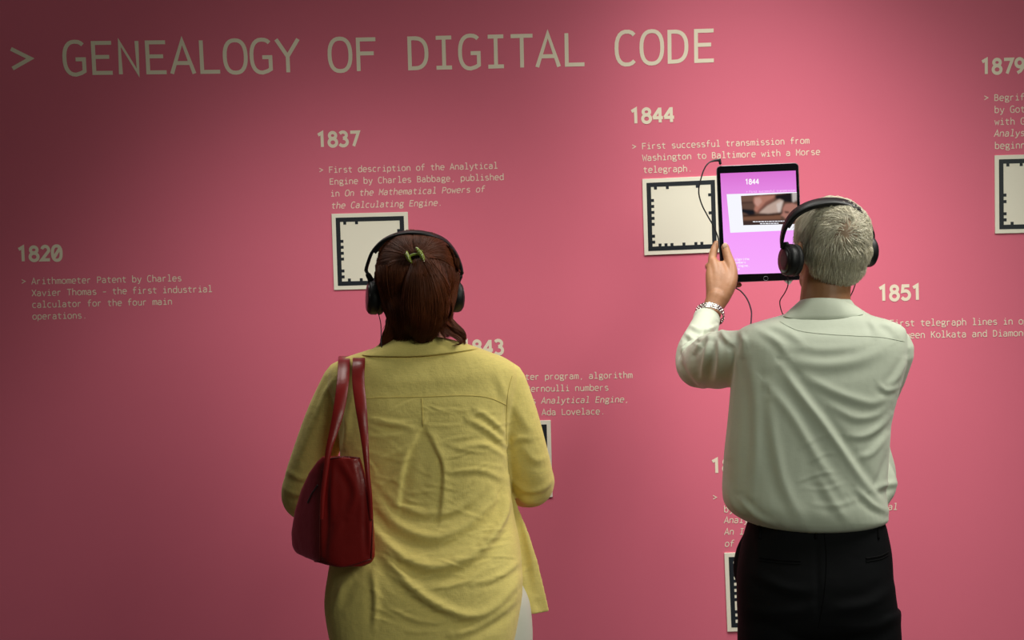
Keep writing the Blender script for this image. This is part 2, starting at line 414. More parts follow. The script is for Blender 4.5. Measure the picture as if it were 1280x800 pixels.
def ribbon(pts, wd):
    P = [np.array(p, float) for p in pts]
    Q = [P[0]]
    for p in P[1:]:
        if np.linalg.norm(p - Q[-1]) > 1e-4: Q.append(p)
    P = Q; closed = np.linalg.norm(P[0] - P[-1]) < 1e-3 and len(P) > 3
    if closed: P = P[:-1]
    n = len(P); out = []
    for i in range(n):
        a = P[i - 1] if (i > 0 or closed) else None
        b = P[(i + 1) % n] if (i < n - 1 or closed) else None
        d1 = (P[i] - a) / np.linalg.norm(P[i] - a) if a is not None else None
        d2 = (b - P[i]) / np.linalg.norm(b - P[i]) if b is not None else None
        if d1 is None: d1 = d2
        if d2 is None: d2 = d1
        m_ = d1 + d2; l = np.linalg.norm(m_)
        m_ = d1 if l < 1e-3 else m_ / l
        nn = np.array((-m_[1], m_[0])); c = max(0.42, abs(m_ @ d1))
        out.append((P[i] + nn * wd / 2 / c, P[i] - nn * wd / 2 / c))
    qs = [(out[i][0], out[i][1], out[(i + 1) % n][1], out[(i + 1) % n][0]) for i in range(n if closed else n - 1)]
    return qs
def wall_text(bm, s, cell, wd, hf, italic=None):
    """cell(u, v) -> photo pixel; u in characters, v in em upwards; drawn on the wall plane"""
    for i, ch in enumerate(s):
        if ch not in G: continue
        it = italic[i] if italic else False
        for k, st in enumerate(G[ch]):
            for q in ribbon(st, wd):
                vs_ = []
                for (x, y) in q:
                    xx = x / 0.5 + (0.17 * (y - .2) / 0.5 if it else 0)
                    px, py = cell(i + xx, y)
                    p = W(px, py, -0.0008 - 0.00002 * k)
                    vs_.append(bm.verts.new(p))
                bm.faces.new(vs_)
    return bm
def line_cell(x0, y0, pitch, slope, lean, em=None):
    em = em or pitch * 2.02
    return lambda u, v: (x0 + u * pitch - lean * v * em, y0 + u * pitch * slope - v * em)
def knots(ks):
    xs = [k[0] for k in ks]; ys = [k[1] for k in ks]
    def f(u):
        if u <= xs[0]: return ys[0] + (u - xs[0]) * (ys[1] - ys[0]) / (xs[1] - xs[0])
        if u >= xs[-1]: return ys[-1] + (u - xs[-1]) * (ys[-1] - ys[-2]) / (xs[-1] - xs[-2])
        return float(np.interp(u, xs, ys))
    return f
fx = knots([(0.5, 27), (4.5, 162), (6.5, 229.3), (8.5, 295.1), (10.5, 360.4), (12.5, 425.8), (16.5, 555.4), (18.5, 620.2), (20.5, 685.2), (24.5, 815), (26.5, 880)])
fy = knots([(0.5, 94.2), (3.5, 93.1), (5.5, 92.4), (7.5, 91.8), (10.5, 90.4), (13.5, 88.7), (16.5, 86.5), (18.5, 85.1), (20.5, 83.6), (23.5, 80.9), (26.5, 77.9)])
fl = knots([(0, .058), (7.5, .052), (13.5, .034), (21, .016), (26.5, .008)])
def title_cell(u, v): return (fx(u) - fl(u) * v * 66.5, fy(u) - v * 66.5)
bm = bmesh.new(); wall_text(bm, '> GENEALOGY OF DIGITAL CODE', title_cell, 0.074, None)
o = from_bm('title_lettering', bm, M['letters'], wall); o['label'] = 'large cream title reading > GENEALOGY OF DIGITAL CODE'

def year(s, x8, y8, x_last, slope, lean, h=18.6):
    # x8 = centre of the second digit, x_last = centre of the last
    pitch = (x_last - x8) / 2; em = h / H
    x0 = x8 - 1.5 * pitch; y0 = y8 + (x8 - x0) * -slope
    bm = bmesh.new(); wall_text(bm, s, line_cell(x0, y0, pitch, slope, lean, em), 0.135, None)
    o = from_bm('year_lettering', bm, M['letters'], wall); o['label'] = 'bold cream year ' + s + ' on the pink wall'
year('1820', 42.8, 326.3, 71.4, -.022, .045)
year('1837', 416.3, 183.3, 443.8, -.028, .045)
year('1844', 808.4, 153.7, 836.6, -.036, .03)
year('1843', 596.6, 443.8, 624.0, -.018, .03)
year('1879', 1246.4, 92.2, 1274.6, -.022, .005, 19)
year('1851', 1118.2, 375.6, 1146.2, -.030, .02, 19)
year('1847', 909.5, 591.0, 937.5, -.015, .035, 17.8)
def caption(label, bullet, lines):
    bm = bmesh.new()
    if bullet:
        x, y, p, sl, ln = bullet
        wall_text(bm, '>', line_cell(x, y, p, sl, ln), 0.078, None)
    for s, x, y, p, sl, ln, it in lines:
        ital = [(it[0] <= i < it[1]) for i in range(len(s))] if it else None
        wall_text(bm, s, line_cell(x, y, p, sl, ln), 0.078, None, ital)
    o = from_bm('caption_lettering', bm, M['letters'], wall); o['label'] = label
caption('small cream caption on the Arithmometer patent under 1820', (26.2, 355.8, 6.28, -.02, .03), [
    ('Arithmometer Patent by Charles', 39.2, 355.5, 6.28, -.0214, .03, None),
    ('Xavier Thomas - the first industrial', 39.5, 370.2, 6.29, -.023, .03, None),
    ('calculator for the four main', 39.8, 384.8, 6.28, -.0235, .03, None),
    ('operations.', 40.2, 399.4, 6.27, -.022, .03, None)])
caption('small cream caption on the Analytical Engine under 1837', (398.3, 216.4, 6.06, -.025, .03), [
    ('First description of the Analytical', 410.7, 216.1, 6.06, -.0257, .03, None),
    ('Engine by Charles Babbage, published', 411.6, 230.8, 6.07, -.027, .03, None),
    ('in On the Mathematical Powers of', 412.8, 245.7, 6.06, -.029, .03, (3, 99)),
    ('the Calculating Engine.', 414.0, 260.8, 6.07, -.028, .03, (0, 99))])
caption('small cream caption on the Morse telegraph under 1844', (789.4, 187.3, 6.18, -.03, .03), [
    ('First successful transmission from', 802.0, 186.7, 6.18, -.035, .03, None),
    ('Washington to Baltimore with a Morse', 802.8, 201.2, 6.19, -.035, .03, None),
    ('telegraph.', 803.8, 216.2, 6.19, -.031, .03, None)])
caption('small cream caption under 1843, partly behind the yellow blouse', (576.6, 476.3, 6.12, -.017, .025), [
    ('First computer program, algorithm', 589.0, 476.1, 6.12, -.0175, .025, None),
    ('to compute Bernoulli numbers', 590.0, 491.0, 6.12, -.0165, .025, None),
    ("for Babbage's Analytical Engine,", 590.8, 506.0, 6.12, -.0165, .025, (14, 99)),
    ('formulated by Ada Lovelace.', 591.3, 520.6, 6.12, -.0165, .025, None)])
caption('small cream caption on first telegraph lines under 1851', (1098.6, 408.4, 6.45, -.017, .02), [
    ('First telegraph lines in operation', 1111.7, 408.1, 6.45, -.0165, .02, None),
    ('between Kolkata and Diamond', 1111.5, 423.3, 6.46, -.019, .02, None)])
caption('small cream caption at the right edge under 1879', (1229.4, 126.4, 6.5, -.022, .01), [
    ('Begriffsschrift', 1242.4, 126.2, 6.5, -.022, .01, None),
    ('by Gottlob Frege', 1242.8, 141.2, 6.5, -.022, .01, None),
    ("with George Boole's", 1243.0, 156.2, 6.5, -.022, .01, None),
    ('Analysis', 1242.6, 170.8, 6.5, -.022, .01, (0, 99)),
    ('beginning', 1243.2, 186.2, 6.5, -.022, .01, None)])
caption('small cream italic caption behind the man in the pale shirt', (890.4, 625.6, 6.22, -.015, .04), [
    ('by George Boole in The Mathematical', 904.8, 640.4, 6.22, -.0145, .035, (19, 99)),
    ('Analysis of Logic and', 905.0, 654.0, 6.22, -.0145, .035, (0, 17)),
    ('An Investigation of the Laws', 905.4, 668.5, 6.22, -.0145, .035, (0, 99)),
    ('of Thought.', 905.8, 683.4, 6.22, -.0145, .035, (0, 99))])

# ------------------------------------------------------------------ marker boards
def marker(TL, TR, BR, BL, ticks, label):
    cs = [W(*p, -0.004) for p in (TL, TR, BR, BL)]
    root = empty('marker_board', W((TL[0] + BR[0]) / 2, (TL[1] + BR[1]) / 2, 0), label, 'sign', 'marker boards on the pink wall')
    def P(u, v, y=-0.004):
        a = cs[0].lerp(cs[1], u); b = cs[3].lerp(cs[2], u); q = a.lerp(b, v); return Vector((q.x, y, q.z))
    bm = bmesh.new()
    f = [bm.verts.new(P(u, v)) for u, v in ((0, 0), (1, 0), (1, 1), (0, 1))]
    b = [bm.verts.new(P(u, v, 0)) for u, v in ((0, 0), (1, 0), (1, 1), (0, 1))]
    bm.faces.new(f); bm.faces.new(b[::-1])
    for i in range(4): bm.faces.new((f[i], b[i], b[(i + 1) % 4], f[(i + 1) % 4]))
    bmesh.ops.recalc_face_normals(bm, faces=bm.faces)
    bmesh.ops.bevel(bm, geom=bm.edges[:], offset=0.0006, segments=1, affect='EDGES')
    from_bm('board', bm, M['plate'], root)
    bm = bmesh.new(); a = 0.053; t = 0.057; i0 = a + t; i1 = 1 - i0; sp = (i1 - i0) / 10
    def rect(u0, v0, u1, v1, y=-0.0044):
        bm.faces.new([bm.verts.new(P(u, v, y)) for u, v in ((u0, v0), (u1, v0), (u1, v1), (u0, v1))])
    rect(a, a, 1 - a, i0); rect(a, i1, 1 - a, 1 - a); rect(a, i0, i0, i1); rect(i1, i0, 1 - a, i1)
    h = 0.0195; d = 0.036
    for k in ticks.get('t', []): rect(i0 + k * sp - h, i0, i0 + k * sp + h, i0 + d)
    for k in ticks.get('b', []): rect(i0 + k * sp - h, i1 - d, i0 + k * sp + h, i1)
    for k in ticks.get('l', []): rect(i0, i0 + k * sp - h, i0 + d, i0 + k * sp + h)
    for k in ticks.get('r', []): rect(i1 - d, i0 + k * sp - h, i1, i0 + k * sp + h)
    o = from_bm('printed_border', bm, M['ink'], root); o['label'] = 'black notched square border'
marker((414.3, 267.3), (509.6, 264.8), (512.8, 360), (417.5, 362.6),
       dict(t=[.78, 2.76], l=[3.26, 4.26, 5.26, 6.24, 8.24, 9.24], b=[1.24, 3.24, 5.24, 7.24], r=[1.7, 4.7]), "square cream marker board under the 1837 caption, behind the woman's head")
marker((802.8, 223.8), (898.5, 219.6), (901.2, 315.3), (805.5, 319.2),
       dict(t=[.76, 2.76, 7.76], l=[2.26, 3.26, 4.26, 5.26, 6.26, 8.26, 9.26], b=[1.26, 2.26, 3.26, 5.26, 7.26, 8.26], r=[1.72, 4.74]), 'square cream marker board under the 1844 caption, left of the tablet')
marker((592.5, 528), (688.3, 525.2), (690.8, 621.4), (595, 624),
       dict(t=[1.8, 3.8], l=[2.2, 4.2], b=[2.2, 6.2], r=[1.73]), "cream marker board mostly hidden by the woman's right arm, under the 1843 caption")
marker((1243.4, 194.2), (1341.5, 191.5), (1342.5, 289.8), (1244, 292),
       dict(t=[.72, 2.9], l=[5.15, 6.2, 8.2, 9.2], b=[1.35], r=[3.7]), 'cream marker board cut by the right edge of the photo, under the 1879 caption')
marker((905.4, 691.2), (1003, 689), (1006.6, 787.4), (909.3, 789.7),
       dict(t=[2.8, 5.8], l=[1.2, 2.2, 3.2, 4.2, 5.2, 6.2, 8.2, 9.2], b=[3.2, 6.2], r=[2.7]), "cream marker board beside the man's black trousers, low on the wall")

# ================================================================== BODY PARTS
def head(bm, c, yaw, pitch, s=1.0, wfac=1.0):
    """c = centre of the skull; faces +Y when yaw = 0; returns the head frame"""
    R = Matrix.Rotation(yaw, 3, 'Z') @ Matrix.Rotation(pitch, 3, 'X')
    def e(x, y, z, rx, ry, rz, r2=None):
        ell(bm, c + R @ Vector((x * s, y * s, z * s)), (rx * s, ry * s, rz * s), R if r2 is None else R @ r2)
    e(0, -.005, .02, .076 * wfac, .096, .085)                    # skull
    e(0, .022, -.03, .065 * wfac, .075, .080)                    # face
    e(0, .045, -.085, .044, .046, .036)                   # jaw
    e(0, .082, -.105, .020, .014, .016)                   # chin
    e(0, .100, -.030, .011, .016, .026, Matrix.Rotation(-.35, 3, 'X'))   # nose
    e(0, .110, -.045, .015, .013, .010)
    e(0, .088, .012, .048, .012, .010)                    # brow
    e(0, .094, -.070, .024, .009, .006); e(0, .092, -.079, .020, .009, .006)   # lips
    for sx in (-1, 1):
        e(sx * .078 * wfac, -.002, -.022, .007, .017, .030, Matrix.Rotation(sx * .25, 3, 'Z'))
        e(sx * .042, .070, -.035, .020, .020, .018)
    return R
def eyes(c, R, s, parent):
    for sx in (-1, 1):
        bm = bmesh.new(); ell(bm, c + R @ Vector((sx * .031 * s, .083 * s, -.008 * s)), (.0125 * s, .0105 * s, .0095 * s), R, 16, 10)
        e = from_bm('eye', bm, M['eye'], parent, True)
        bm = bmesh.new(); ell(bm, c + R @ Vector((sx * .031 * s, .0925 * s, -.008 * s)), (.005 * s, .0022 * s, .005 * s), R, 14, 8)
        from_bm('iris', bm, M['iris'], e, True)
def gen_hand(bm, wrist, fdir, pn, side, curl=0.6, s=1.0):
    """palm, four unequal bent fingers and a thumb; pn points out of the palm"""
    f = Vector(fdir).normalized(); pn = Vector(pn); pn = (pn - f * pn.dot(f)).normalized(); lat = f.cross(pn) * side
    w0 = Vector(wrist)
    for i, (off, ln) in enumerate(((-.031, .070), (-.010, .078), (.011, .073), (.030, .058))):
        kn = w0 + f * (.092 - abs(i - 1) * .004) * s + lat * off * s
        tube(bm, [(*(w0 + lat * off * .5 * s), .016 * s), (*(w0.lerp(kn, .5) + lat * off * .15 * s), .0155 * s), (*kn, .0115 * s)], n=3, seg=12, flat=(pn, .85))
        p = kn; d = f.copy(); pts = [(*p, .0105 * s)]
        for j, fr in enumerate((.45, .31, .24)):
            a = curl * (.8 + .5 * j)
            d = (Matrix.Rotation(a, 3, lat * side) @ d)
            if d.dot(pn) < (Matrix.Rotation(-2 * a, 3, lat * side) @ d).dot(pn): d = Matrix.Rotation(-2 * a, 3, lat * side) @ d
            p = p + d * ln * fr * s; pts.append((*p, (.0095 - .0012 * j) * s))
        tube(bm, pts, n=4, seg=12)
    b0 = w0 + f * .02 * s - lat * .022 * s
    b1 = w0 + f * .055 * s - lat * .045 * s + pn * .015 * s
    b2 = b1 + (f * .8 - lat * .25 + pn * .35).normalized() * .032 * s
    b3 = b2 + (f * .85 + lat * .1 + pn * .3).normalized() * .026 * s
    tube(bm, [(*b0, .017 * s), (*b1, .014 * s), (*b2, .0115 * s), (*b3, .0095 * s)], n=4, seg=12)
def shoe(name, x, y, yaw, m, parent, L=.28, wd=.05):
    bm = bmesh.new(); R = Matrix.Rotation(yaw, 3, 'Z')
    rows = []
    for t, hw, h in ((0, .028, .075), (.06, .036, .085), (.25, .037, .085), (.45, .038, .072), (.65, .046, .055), (.85, .043, .045), (.97, .024, .036), (1, .010, .028)):
        yy = -L * .3 + t * L
        rows.append([Vector((x, y, 0)) + R @ Vector((hw * math.cos(a), yy, max(0.0, h * .5 + h * .5 * math.sin(a)) + 0.012)) for a in [2 * math.pi * k / 16 for k in range(16)]])
    rings_to_bm(bm, rows)
    sh = from_bm(name, bm, m, parent, True)
    bm = bmesh.new(); rows = []
    for z in (0.0, 0.016):
        rows.append([Vector((x, y, 0)) + R @ Vector(((.042 + .006 * math.cos(2 * a)) * math.cos(a), L * .2 + L * .5 * math.sin(a), z)) for a in [2 * math.pi * k / 24 for k in range(24)]])
    rings_to_bm(bm, rows); from_bm('sole', bm, M['shoe_b'], sh)

# ================================================================== WOMAN
YW = -1.15; SW = mpp(YW)
wx = W(530, 700, YW).x
woman = empty('person', (wx, YW, 0), 'person with auburn hair in loose yellow blouse, red handbag on the shoulder, back turned', 'person')
hcW = W(521, 345, -1.12); hyW = math.radians(10)
bm = bmesh.new()
RW = head(bm, hcW, hyW, 0.05, .96)
tube(bm, [(*(hcW + Vector((0, -.02, -.04))), .055), (*W(522, 400, -1.13), .052), (*W(525, 440, -1.14), .062), (*W(527, 470, -1.14), .07)], n=4, seg=20)
torso(bm, [(438, 480, 580, .05, -1.14), (460, 432, 630, .07, -1.14), (500, 430, 630, .09, -1.13), (560, 440, 622, .10, -1.13), (620, 445, 620, .10, -1.13), (690, 430, 640, .11, -1.13), (760, 425, 648, .12, -1.13), (800, 430, 645, .12, -1.13)])
for pts in ([(430, 485, -1.13, .046), (405, 535, -1.11, .043), (388, 590, -1.08, .040), (380, 620, -1.05, .038), (400, 628, -.97, .035), (430, 605, -.87, .027), (437, 600, -.845, .025)],
            [(632, 485, -1.13, .046), (648, 535, -1.11, .043), (659, 585, -1.08, .040), (663, 606, -1.04, .038), (640, 606, -.95, .034), (606, 585, -.85, .027), (600, 582, -.83, .025)]):
    ptube(bm, pts, n=5)
gen_hand(bm, W(442, 597, -.84), (.60, .75, .12), (.6, -.5, .2), -1, .45, .92)
gen_hand(bm, W(596, 580, -.83), (-.60, .75, .12), (-.6, -.5, .2), 1, .45, .92)
z0 = W(530, 790, YW).z
for sx in (-1, 1):
    tube(bm, [(wx + sx * .09, YW + .02, z0 + .03, .085), (wx + sx * .095, YW + .02, .55, .065), (wx + sx * .10, YW + .02, .46, .05), (wx + sx * .10, YW, .30, .048), (wx + sx * .105, YW - .01, .10, .033), (wx + sx * .105, YW - .01, .06, .033)], n=4)
    tube(bm, [(wx + sx * .105, YW - .02, .05, .03), (wx + sx * .11, YW + .06, .042, .03), (wx + sx * .115, YW + .13, .035, .022)], n=4)
bodyW = link('body', voxel(bm, .0045, 3), M['skin_w'], woman, True)
eyes(hcW, RW, .96, woman)
# trousers
bm = bmesh.new()
torso(bm, [(688, 432, 640, .11, -1.12), (725, 420, 650, .122, -1.12), (752, 413, 662, .126, -1.12), (790, 412, 666, .128, -1.12), (818, 414, 665, .125, -1.12)], ex=2.3)
for sx in (-1, 1):
    tube(bm, [(wx + sx * .098, YW + .03, z0 + .02, .104), (wx + sx * .105, YW + .01, z0 - .10, .100), (wx + sx * .105, YW + .02, .48, .078), (wx + sx * .105, YW, .25, .072), (wx + sx * .105, YW - .01, .09, .070)], n=4, seg=24, round_ends=False)
link('trousers', voxel(bm, .005, 4), M['white_trousers'], woman, True)
for sx in (-1, 1): shoe('shoe', wx + sx * .108, YW - .01, -sx * .12, M['shoe_t'], woman, .25)
# blouse
bm = bmesh.new()
torso(bm, [(426, 494, 572, .052, -1.145), (432, 478, 590, .066, -1.145), (440, 452, 612, .080, -1.145), (449, 428, 634, .092, -1.14), (462, 414, 646, .102, -1.14), (482, 412, 648, .112, -1.14),
           (510, 420, 642, .118, -1.145), (560, 426, 636, .122, -1.15), (600, 427, 637, .124, -1.15), (640, 424, 642, .130, -1.15), (680, 418, 650, .145, -1.16), (715, 412, 653, .155, -1.17),
           (745, 408, 653, .158, -1.175), (770, 410, 649, .160, -1.178), (800, 416, 643, .160, -1.18), (818, 423, 634, .155, -1.18), (835, 430, 628, .13, -1.18)], ex=2.7)
ptube(bm, [(432, 478, -1.13, .052), (414, 515, -1.125, .052), (398, 555, -1.11, .051), (384, 600, -1.08, .052), (380, 622, -1.045, .050), (398, 626, -.98, .046), (425, 607, -.89, .038)], n=6, seg=28)
ptube(bm, [(628, 480, -1.13, .054), (642, 520, -1.125, .054), (652, 558, -1.11, .055), (661, 592, -1.08, .054), (663, 606, -1.04, .052), (642, 606, -.96, .046), (610, 590, -.88, .038)], n=6, seg=28)
# front panel hanging out beyond the side slit
def wedge(bm, poly, Y0, Y1):
    a = [bm.verts.new(W(x, y, Y0)) for x, y in poly]
    b = [bm.verts.new(W(x, y, Y0) + Vector((0, Y1 - Y0, 0))) for x, y in poly]
    bm.faces.new(a); bm.faces.new(b[::-1])
    n = len(a)
    for i in range(n): bm.faces.new((a[i], b[i], b[(i + 1) % n], a[(i + 1) % n]))
rows = []
for y, xa, xb, Y in ((600, 622, 636, -1.12), (635, 628, 648, -1.11), (670, 634, 661, -1.10), (700, 640, 671.5, -1.09), (735, 648, 680, -1.08), (752, 655, 684, -1.075), (768, 664, 686.5, -1.07)):
    c0, c1 = W(xa, y, Y), W(xb, y - (4 if y > 760 else 0), Y + .02)
    nn = Vector((.1, .99, 0)) * .007
    rows.append([c0 - nn, c0.lerp(c1, .35) - nn * 1.3, c0.lerp(c1, .7) - nn * .6, c1 - nn * .6, c1 + nn * .6, c0.lerp(c1, .7) + nn * 1.2, c0.lerp(c1, .35) + nn * .5, c0 + nn])
rings_to_bm(bm, rows)
meB = voxel(bm, .0034, 5)
# fall collar rolled at the neck
FW = [
 ([(529, 533), (519, 552), (510, 570), (503, 600), (499, 640)], 2.0, 4.0, 2),
 ([(530, 533), (541, 556), (551, 578), (553, 600), (549, 650)], 1.6, 4.5, -2),
 ([(529, 545), (530, 580), (527, 640)], 9, -3, 0.01),
 ([(455, 640), (480, 676), (510, 700), (545, 709), (585, 697), (612, 672), (634, 628)], 7, 10, 1),
 ([(462, 668), (490, 706), (520, 738), (555, 760), (590, 770), (620, 757), (652, 722)], 6.5, 9, 1),
 ([(462, 615), (490, 650), (520, 668), (553, 671), (590, 652), (618, 622)], 7, 8, 1),
 ([(470, 600), (500, 632), (540, 642), (580, 632), (610, 605)], 5, 4, 1),
 ([(566, 794), (600, 782), (632, 762), (650, 742)], 5, 6, 1),
 ([(590, 730), (620, 722), (652, 700)], 4, 3.5, 1),
 ([(540, 735), (580, 728), (610, 706)], 4, 2.5, -1),
 ([(636, 596), (633, 630), (626, 655), (606, 684)], 5, 7, 1),
 ([(594, 512), (612, 523), (633, 543)], 3.5, 4, 1),
 ([(584, 524), (610, 538), (633, 558)], 3.5, 4, 1),
 ([(576, 560), (605, 556), (634, 572)], 4, 3.5, -1),
 ([(565, 590), (600, 588), (632, 600)], 4, 3, 1),
 ([(458, 524), (485, 528), (520, 536)], 4, 3.5, 1),
 ([(460, 545), (485, 545), (515, 538)], 4, 3, -1),
 ([(462, 586), (480, 574), (506, 562)], 4, 3.5, 1),
 ([(466, 612), (490, 600), (505, 590)], 4, 3, 1),
 ([(466, 716), (470, 750), (468, 785)], 4.5, 5, 1),
 ([(420, 760), (428, 735), (440, 720)], 5, 4, 1),
 ([(486, 760), (520, 775), (560, 778)], 3.5, 2.5, 1),
 ([(425, 500), (433, 530), (430, 560)], 4, 5, 1),
 ([(447, 480), (436, 510), (436, 540)], 4, 4, 1),
 ([(633, 500), (634, 540), (634, 590)], 4, -9, 0.01),
 ([(655, 560), (668, 575), (684, 572)], 5, 2.5, 1),
 ([(638, 598), (655, 612), (676, 612), (690, 600)], 4, 4.5, 1),
 ([(640, 612), (655, 626), (672, 628)], 4, 3.5, 1),
 ([(636, 556), (650, 548), (664, 548)], 4, 3.5, 1),
 ([(640, 500), (650, 520), (668, 545)], 6, 2.5, 1),
 ([(400, 510), (385, 550), (370, 590)], 7, 3, 1),
 ([(420, 470), (405, 495), (398, 520)], 4, 3, 1),
 ([(357, 612), (372, 618), (392, 610)], 4, 4, 1),
 ([(360, 590), (378, 598), (396, 590)], 4, 3, 1),
 ([(652, 640), (662, 690), (672, 745)], 5, 4, 1),
 ([(460, 472), (500, 478), (560, 474), (615, 466)], 9, 2.0, 1),
 ([(622, 470), (630, 490), (632, 505)], 5, 3, 1),
 ([(437, 452), (447, 462), (452, 480)], 5, 3, 1),
]
folds(meB, FW)
rs = np.random.RandomState(3)
small = []
for _ in range(130):
    x = rs.uniform(462, 632); y = rs.uniform(505, 790); a = rs.uniform(-.5, .5) + (0.5 if x < 500 else -0.35 if x > 590 else 0); l = rs.uniform(8, 26)
    small.append(([(x - l * math.cos(a), y - l * math.sin(a)), (x, y + rs.uniform(-3, 3)), (x + l * math.cos(a), y + l * math.sin(a))], rs.uniform(1.4, 2.6), rs.uniform(.5, 1.6), rs.choice([-1, 1])))
folds(meB, small)
blouse = link('blouse', meB, M['blouse'], woman, True)
tB = bvh(meB)
seam('yoke_seam', tB, [(447, 499), (480, 497), (530, 496), (580, 494.5), (610, 497), (634, 507)], M['seam_y'], blouse, .0008)
seam('pleat_seam', tB, [(527, 498), (528, 515), (529, 534)], M['seam_y'], blouse, .0007)
seam('sleeve_seam', tB, [(640, 470), (635, 490), (633, 520), (633, 555)], M['seam_y'], blouse, .0008)
# collar: a folded-over band lying round the neck
bm = bmesh.new(); P_in = []; P_out = []
for x, y, Y, x2, y2, Y2 in ((468, 438, -1.10, 452, 444, -1.15), (480, 427, -1.165, 462, 446, -1.215), (500, 420.5, -1.20, 490, 447, -1.248), (525, 418.5, -1.212, 525, 446.5, -1.262),
                            (552, 420.5, -1.20, 562, 442.5, -1.248), (574, 427, -1.165, 592, 437.5, -1.215), (588, 434, -1.10, 600, 435.5, -1.15)):
    h, nn = hit(tB, x2, y2)
    P_in.append(W(x, y, Y)); P_out.append(W(x2, y2, Y2) if h is None or abs(h.y - Y2) > .08 else h + Vector((0, -.0045, .001)))
A1 = catmull([tuple(p) for p in P_in], 8); B1 = catmull([tuple(p) for p in P_out], 8); rings = []
for a, b in zip(A1, B1):
    a = Vector(a); b = Vector(b); mid = a.lerp(b, .5) + Vector((0, -.006, .003)); inn = Vector((0, .006, -.002))
    rings.append([a + inn * 1.4 + Vector((0, 0, -.02)), a + Vector((0, 0, .001)), a.lerp(mid, .35) + Vector((0, -.003, .001)), mid, b + Vector((0, -.002, 0)), b + Vector((0, .002, -.001)), mid + inn, a.lerp(mid, .4) + inn])
rings_to_bm(bm, rings)
col = from_bm('collar', bm, M['blouse'], blouse, True)
ss = col.modifiers.new('s', 'SUBSURF'); ss.levels = ss.render_levels = 1
# ---------------- woman's hair
bm = bmesh.new()
ell(bm, hcW + Vector((0, -.012, .012)), (.089, .105, .091), RW)
ell(bm, W(521, 348, -1.16), (.084, .085, .078), RW)
ell(bm, W(519, 322, -1.215), (.022, .018, .020), RW)
ptube(bm, [(528, 325, -1.215, .018), (534, 350, -1.235, .042), (532, 380, -1.235, .046), (530, 404, -1.225, .041), (528, 421, -1.215, .020)], n=5, seg=20)
ptube(bm, [(490, 345, -1.15, .036), (496, 380, -1.17, .030), (499, 398, -1.18, .024), (492, 412, -1.185, .020), (484, 423, -1.19, .012)], n=5, seg=20)
ptube(bm, [(556, 345, -1.14, .034), (551, 378, -1.16, .028), (548, 398, -1.17, .028), (556, 405, -1.18, .017), (566, 410, -1.185, .009), (572, 417, -1.19, .005)], n=5, seg=20)
ptube(bm, [(512, 380, -1.2, .040), (513, 402, -1.2, .037), (508, 420, -1.195, .022)], n=5, seg=20)
meH = voxel(bm, .004, 8)
V = getv(meH); Lc = (V - np.array(hcW)) @ np.array(RW)   # keep the face clear of hair
m_ = (Lc[:, 1] > 0.055) & (Lc[:, 2] < .045)
V[m_] -= (np.array(RW)[:, 1] * (Lc[m_, 1] - .055)[:, None])
setv(meH, V)
hairW = link('hair', meH, M['auburn_base'], woman, True)
tH = bvh(meH)
guides = [   # families of flow lines in photo pixels: (left guide, right guide, count, lift)
 ([(514, 288), (515, 303), (517, 318)], [(492, 292), (502, 303), (515, 319)], 420, .003),
 ([(492, 292), (502, 303), (515, 319)], [(473, 312), (492, 314), (513, 321)], 420, .003),
 ([(473, 312), (492, 314), (513, 321)], [(469, 345), (490, 332), (512, 324)], 420, .003),
 ([(515, 288), (517, 303), (521, 317)], [(540, 292), (534, 303), (524, 318)], 420, .003),
 ([(540, 292), (534, 303), (524, 318)], [(566, 312), (546, 312), (527, 321)], 420, .004),
 ([(566, 312), (546, 312), (527, 321)], [(574, 342), (552, 326), (528, 324)], 420, .004),
 ([(472, 322), (472, 345), (482, 370)], [(519, 325), (512, 345), (510, 372)], 500, .002),
 ([(521, 325), (535, 345), (540, 372)], [(573, 322), (572, 345), (562, 372)], 500, .002),
 ([(519, 326), (510, 350), (504, 380), (507, 405), (500, 426)], [(531, 326), (544, 345), (552, 372), (550, 402), (541, 425)], 1000, .007),
 ([(526, 324), (538, 345), (545, 372), (546, 400), (552, 420)], [(531, 322), (554, 350), (566, 385), (562, 402), (578, 420)], 420, .008),
 ([(469, 338), (472, 362), (483, 392), (483, 412), (474, 432)], [(505, 338), (502, 365), (504, 392), (506, 412), (500, 430)], 800, .004),
 ([(472, 330), (477, 362), (487, 395), (482, 415), (474, 434)], [(486, 332), (488, 362), (497, 395), (491, 415), (484, 432)], 320, .006),
 ([(498, 334), (496, 370), (500, 400), (506, 420)], [(518, 328), (512, 370), (512, 400), (514, 426)], 420, .003),
 ([(572, 335), (571, 358), (563, 385), (560, 398), (572, 412)], [(548, 328), (555, 358), (552, 385), (548, 404), (556, 424)], 520, .004),
 ([(571, 350), (568, 372), (563, 392), (570, 404), (580, 414), (580, 428)], [(560, 350), (558, 376), (552, 394), (562, 408), (575, 415), (581, 429)], 300, .005),
 ([(552, 400), (566, 410), (580, 414), (582, 424), (575, 428)], [(548, 408), (560, 418), (570, 424), (576, 430), (566, 432)], 120, .004),
]
allP = []; allR = []; K = 14
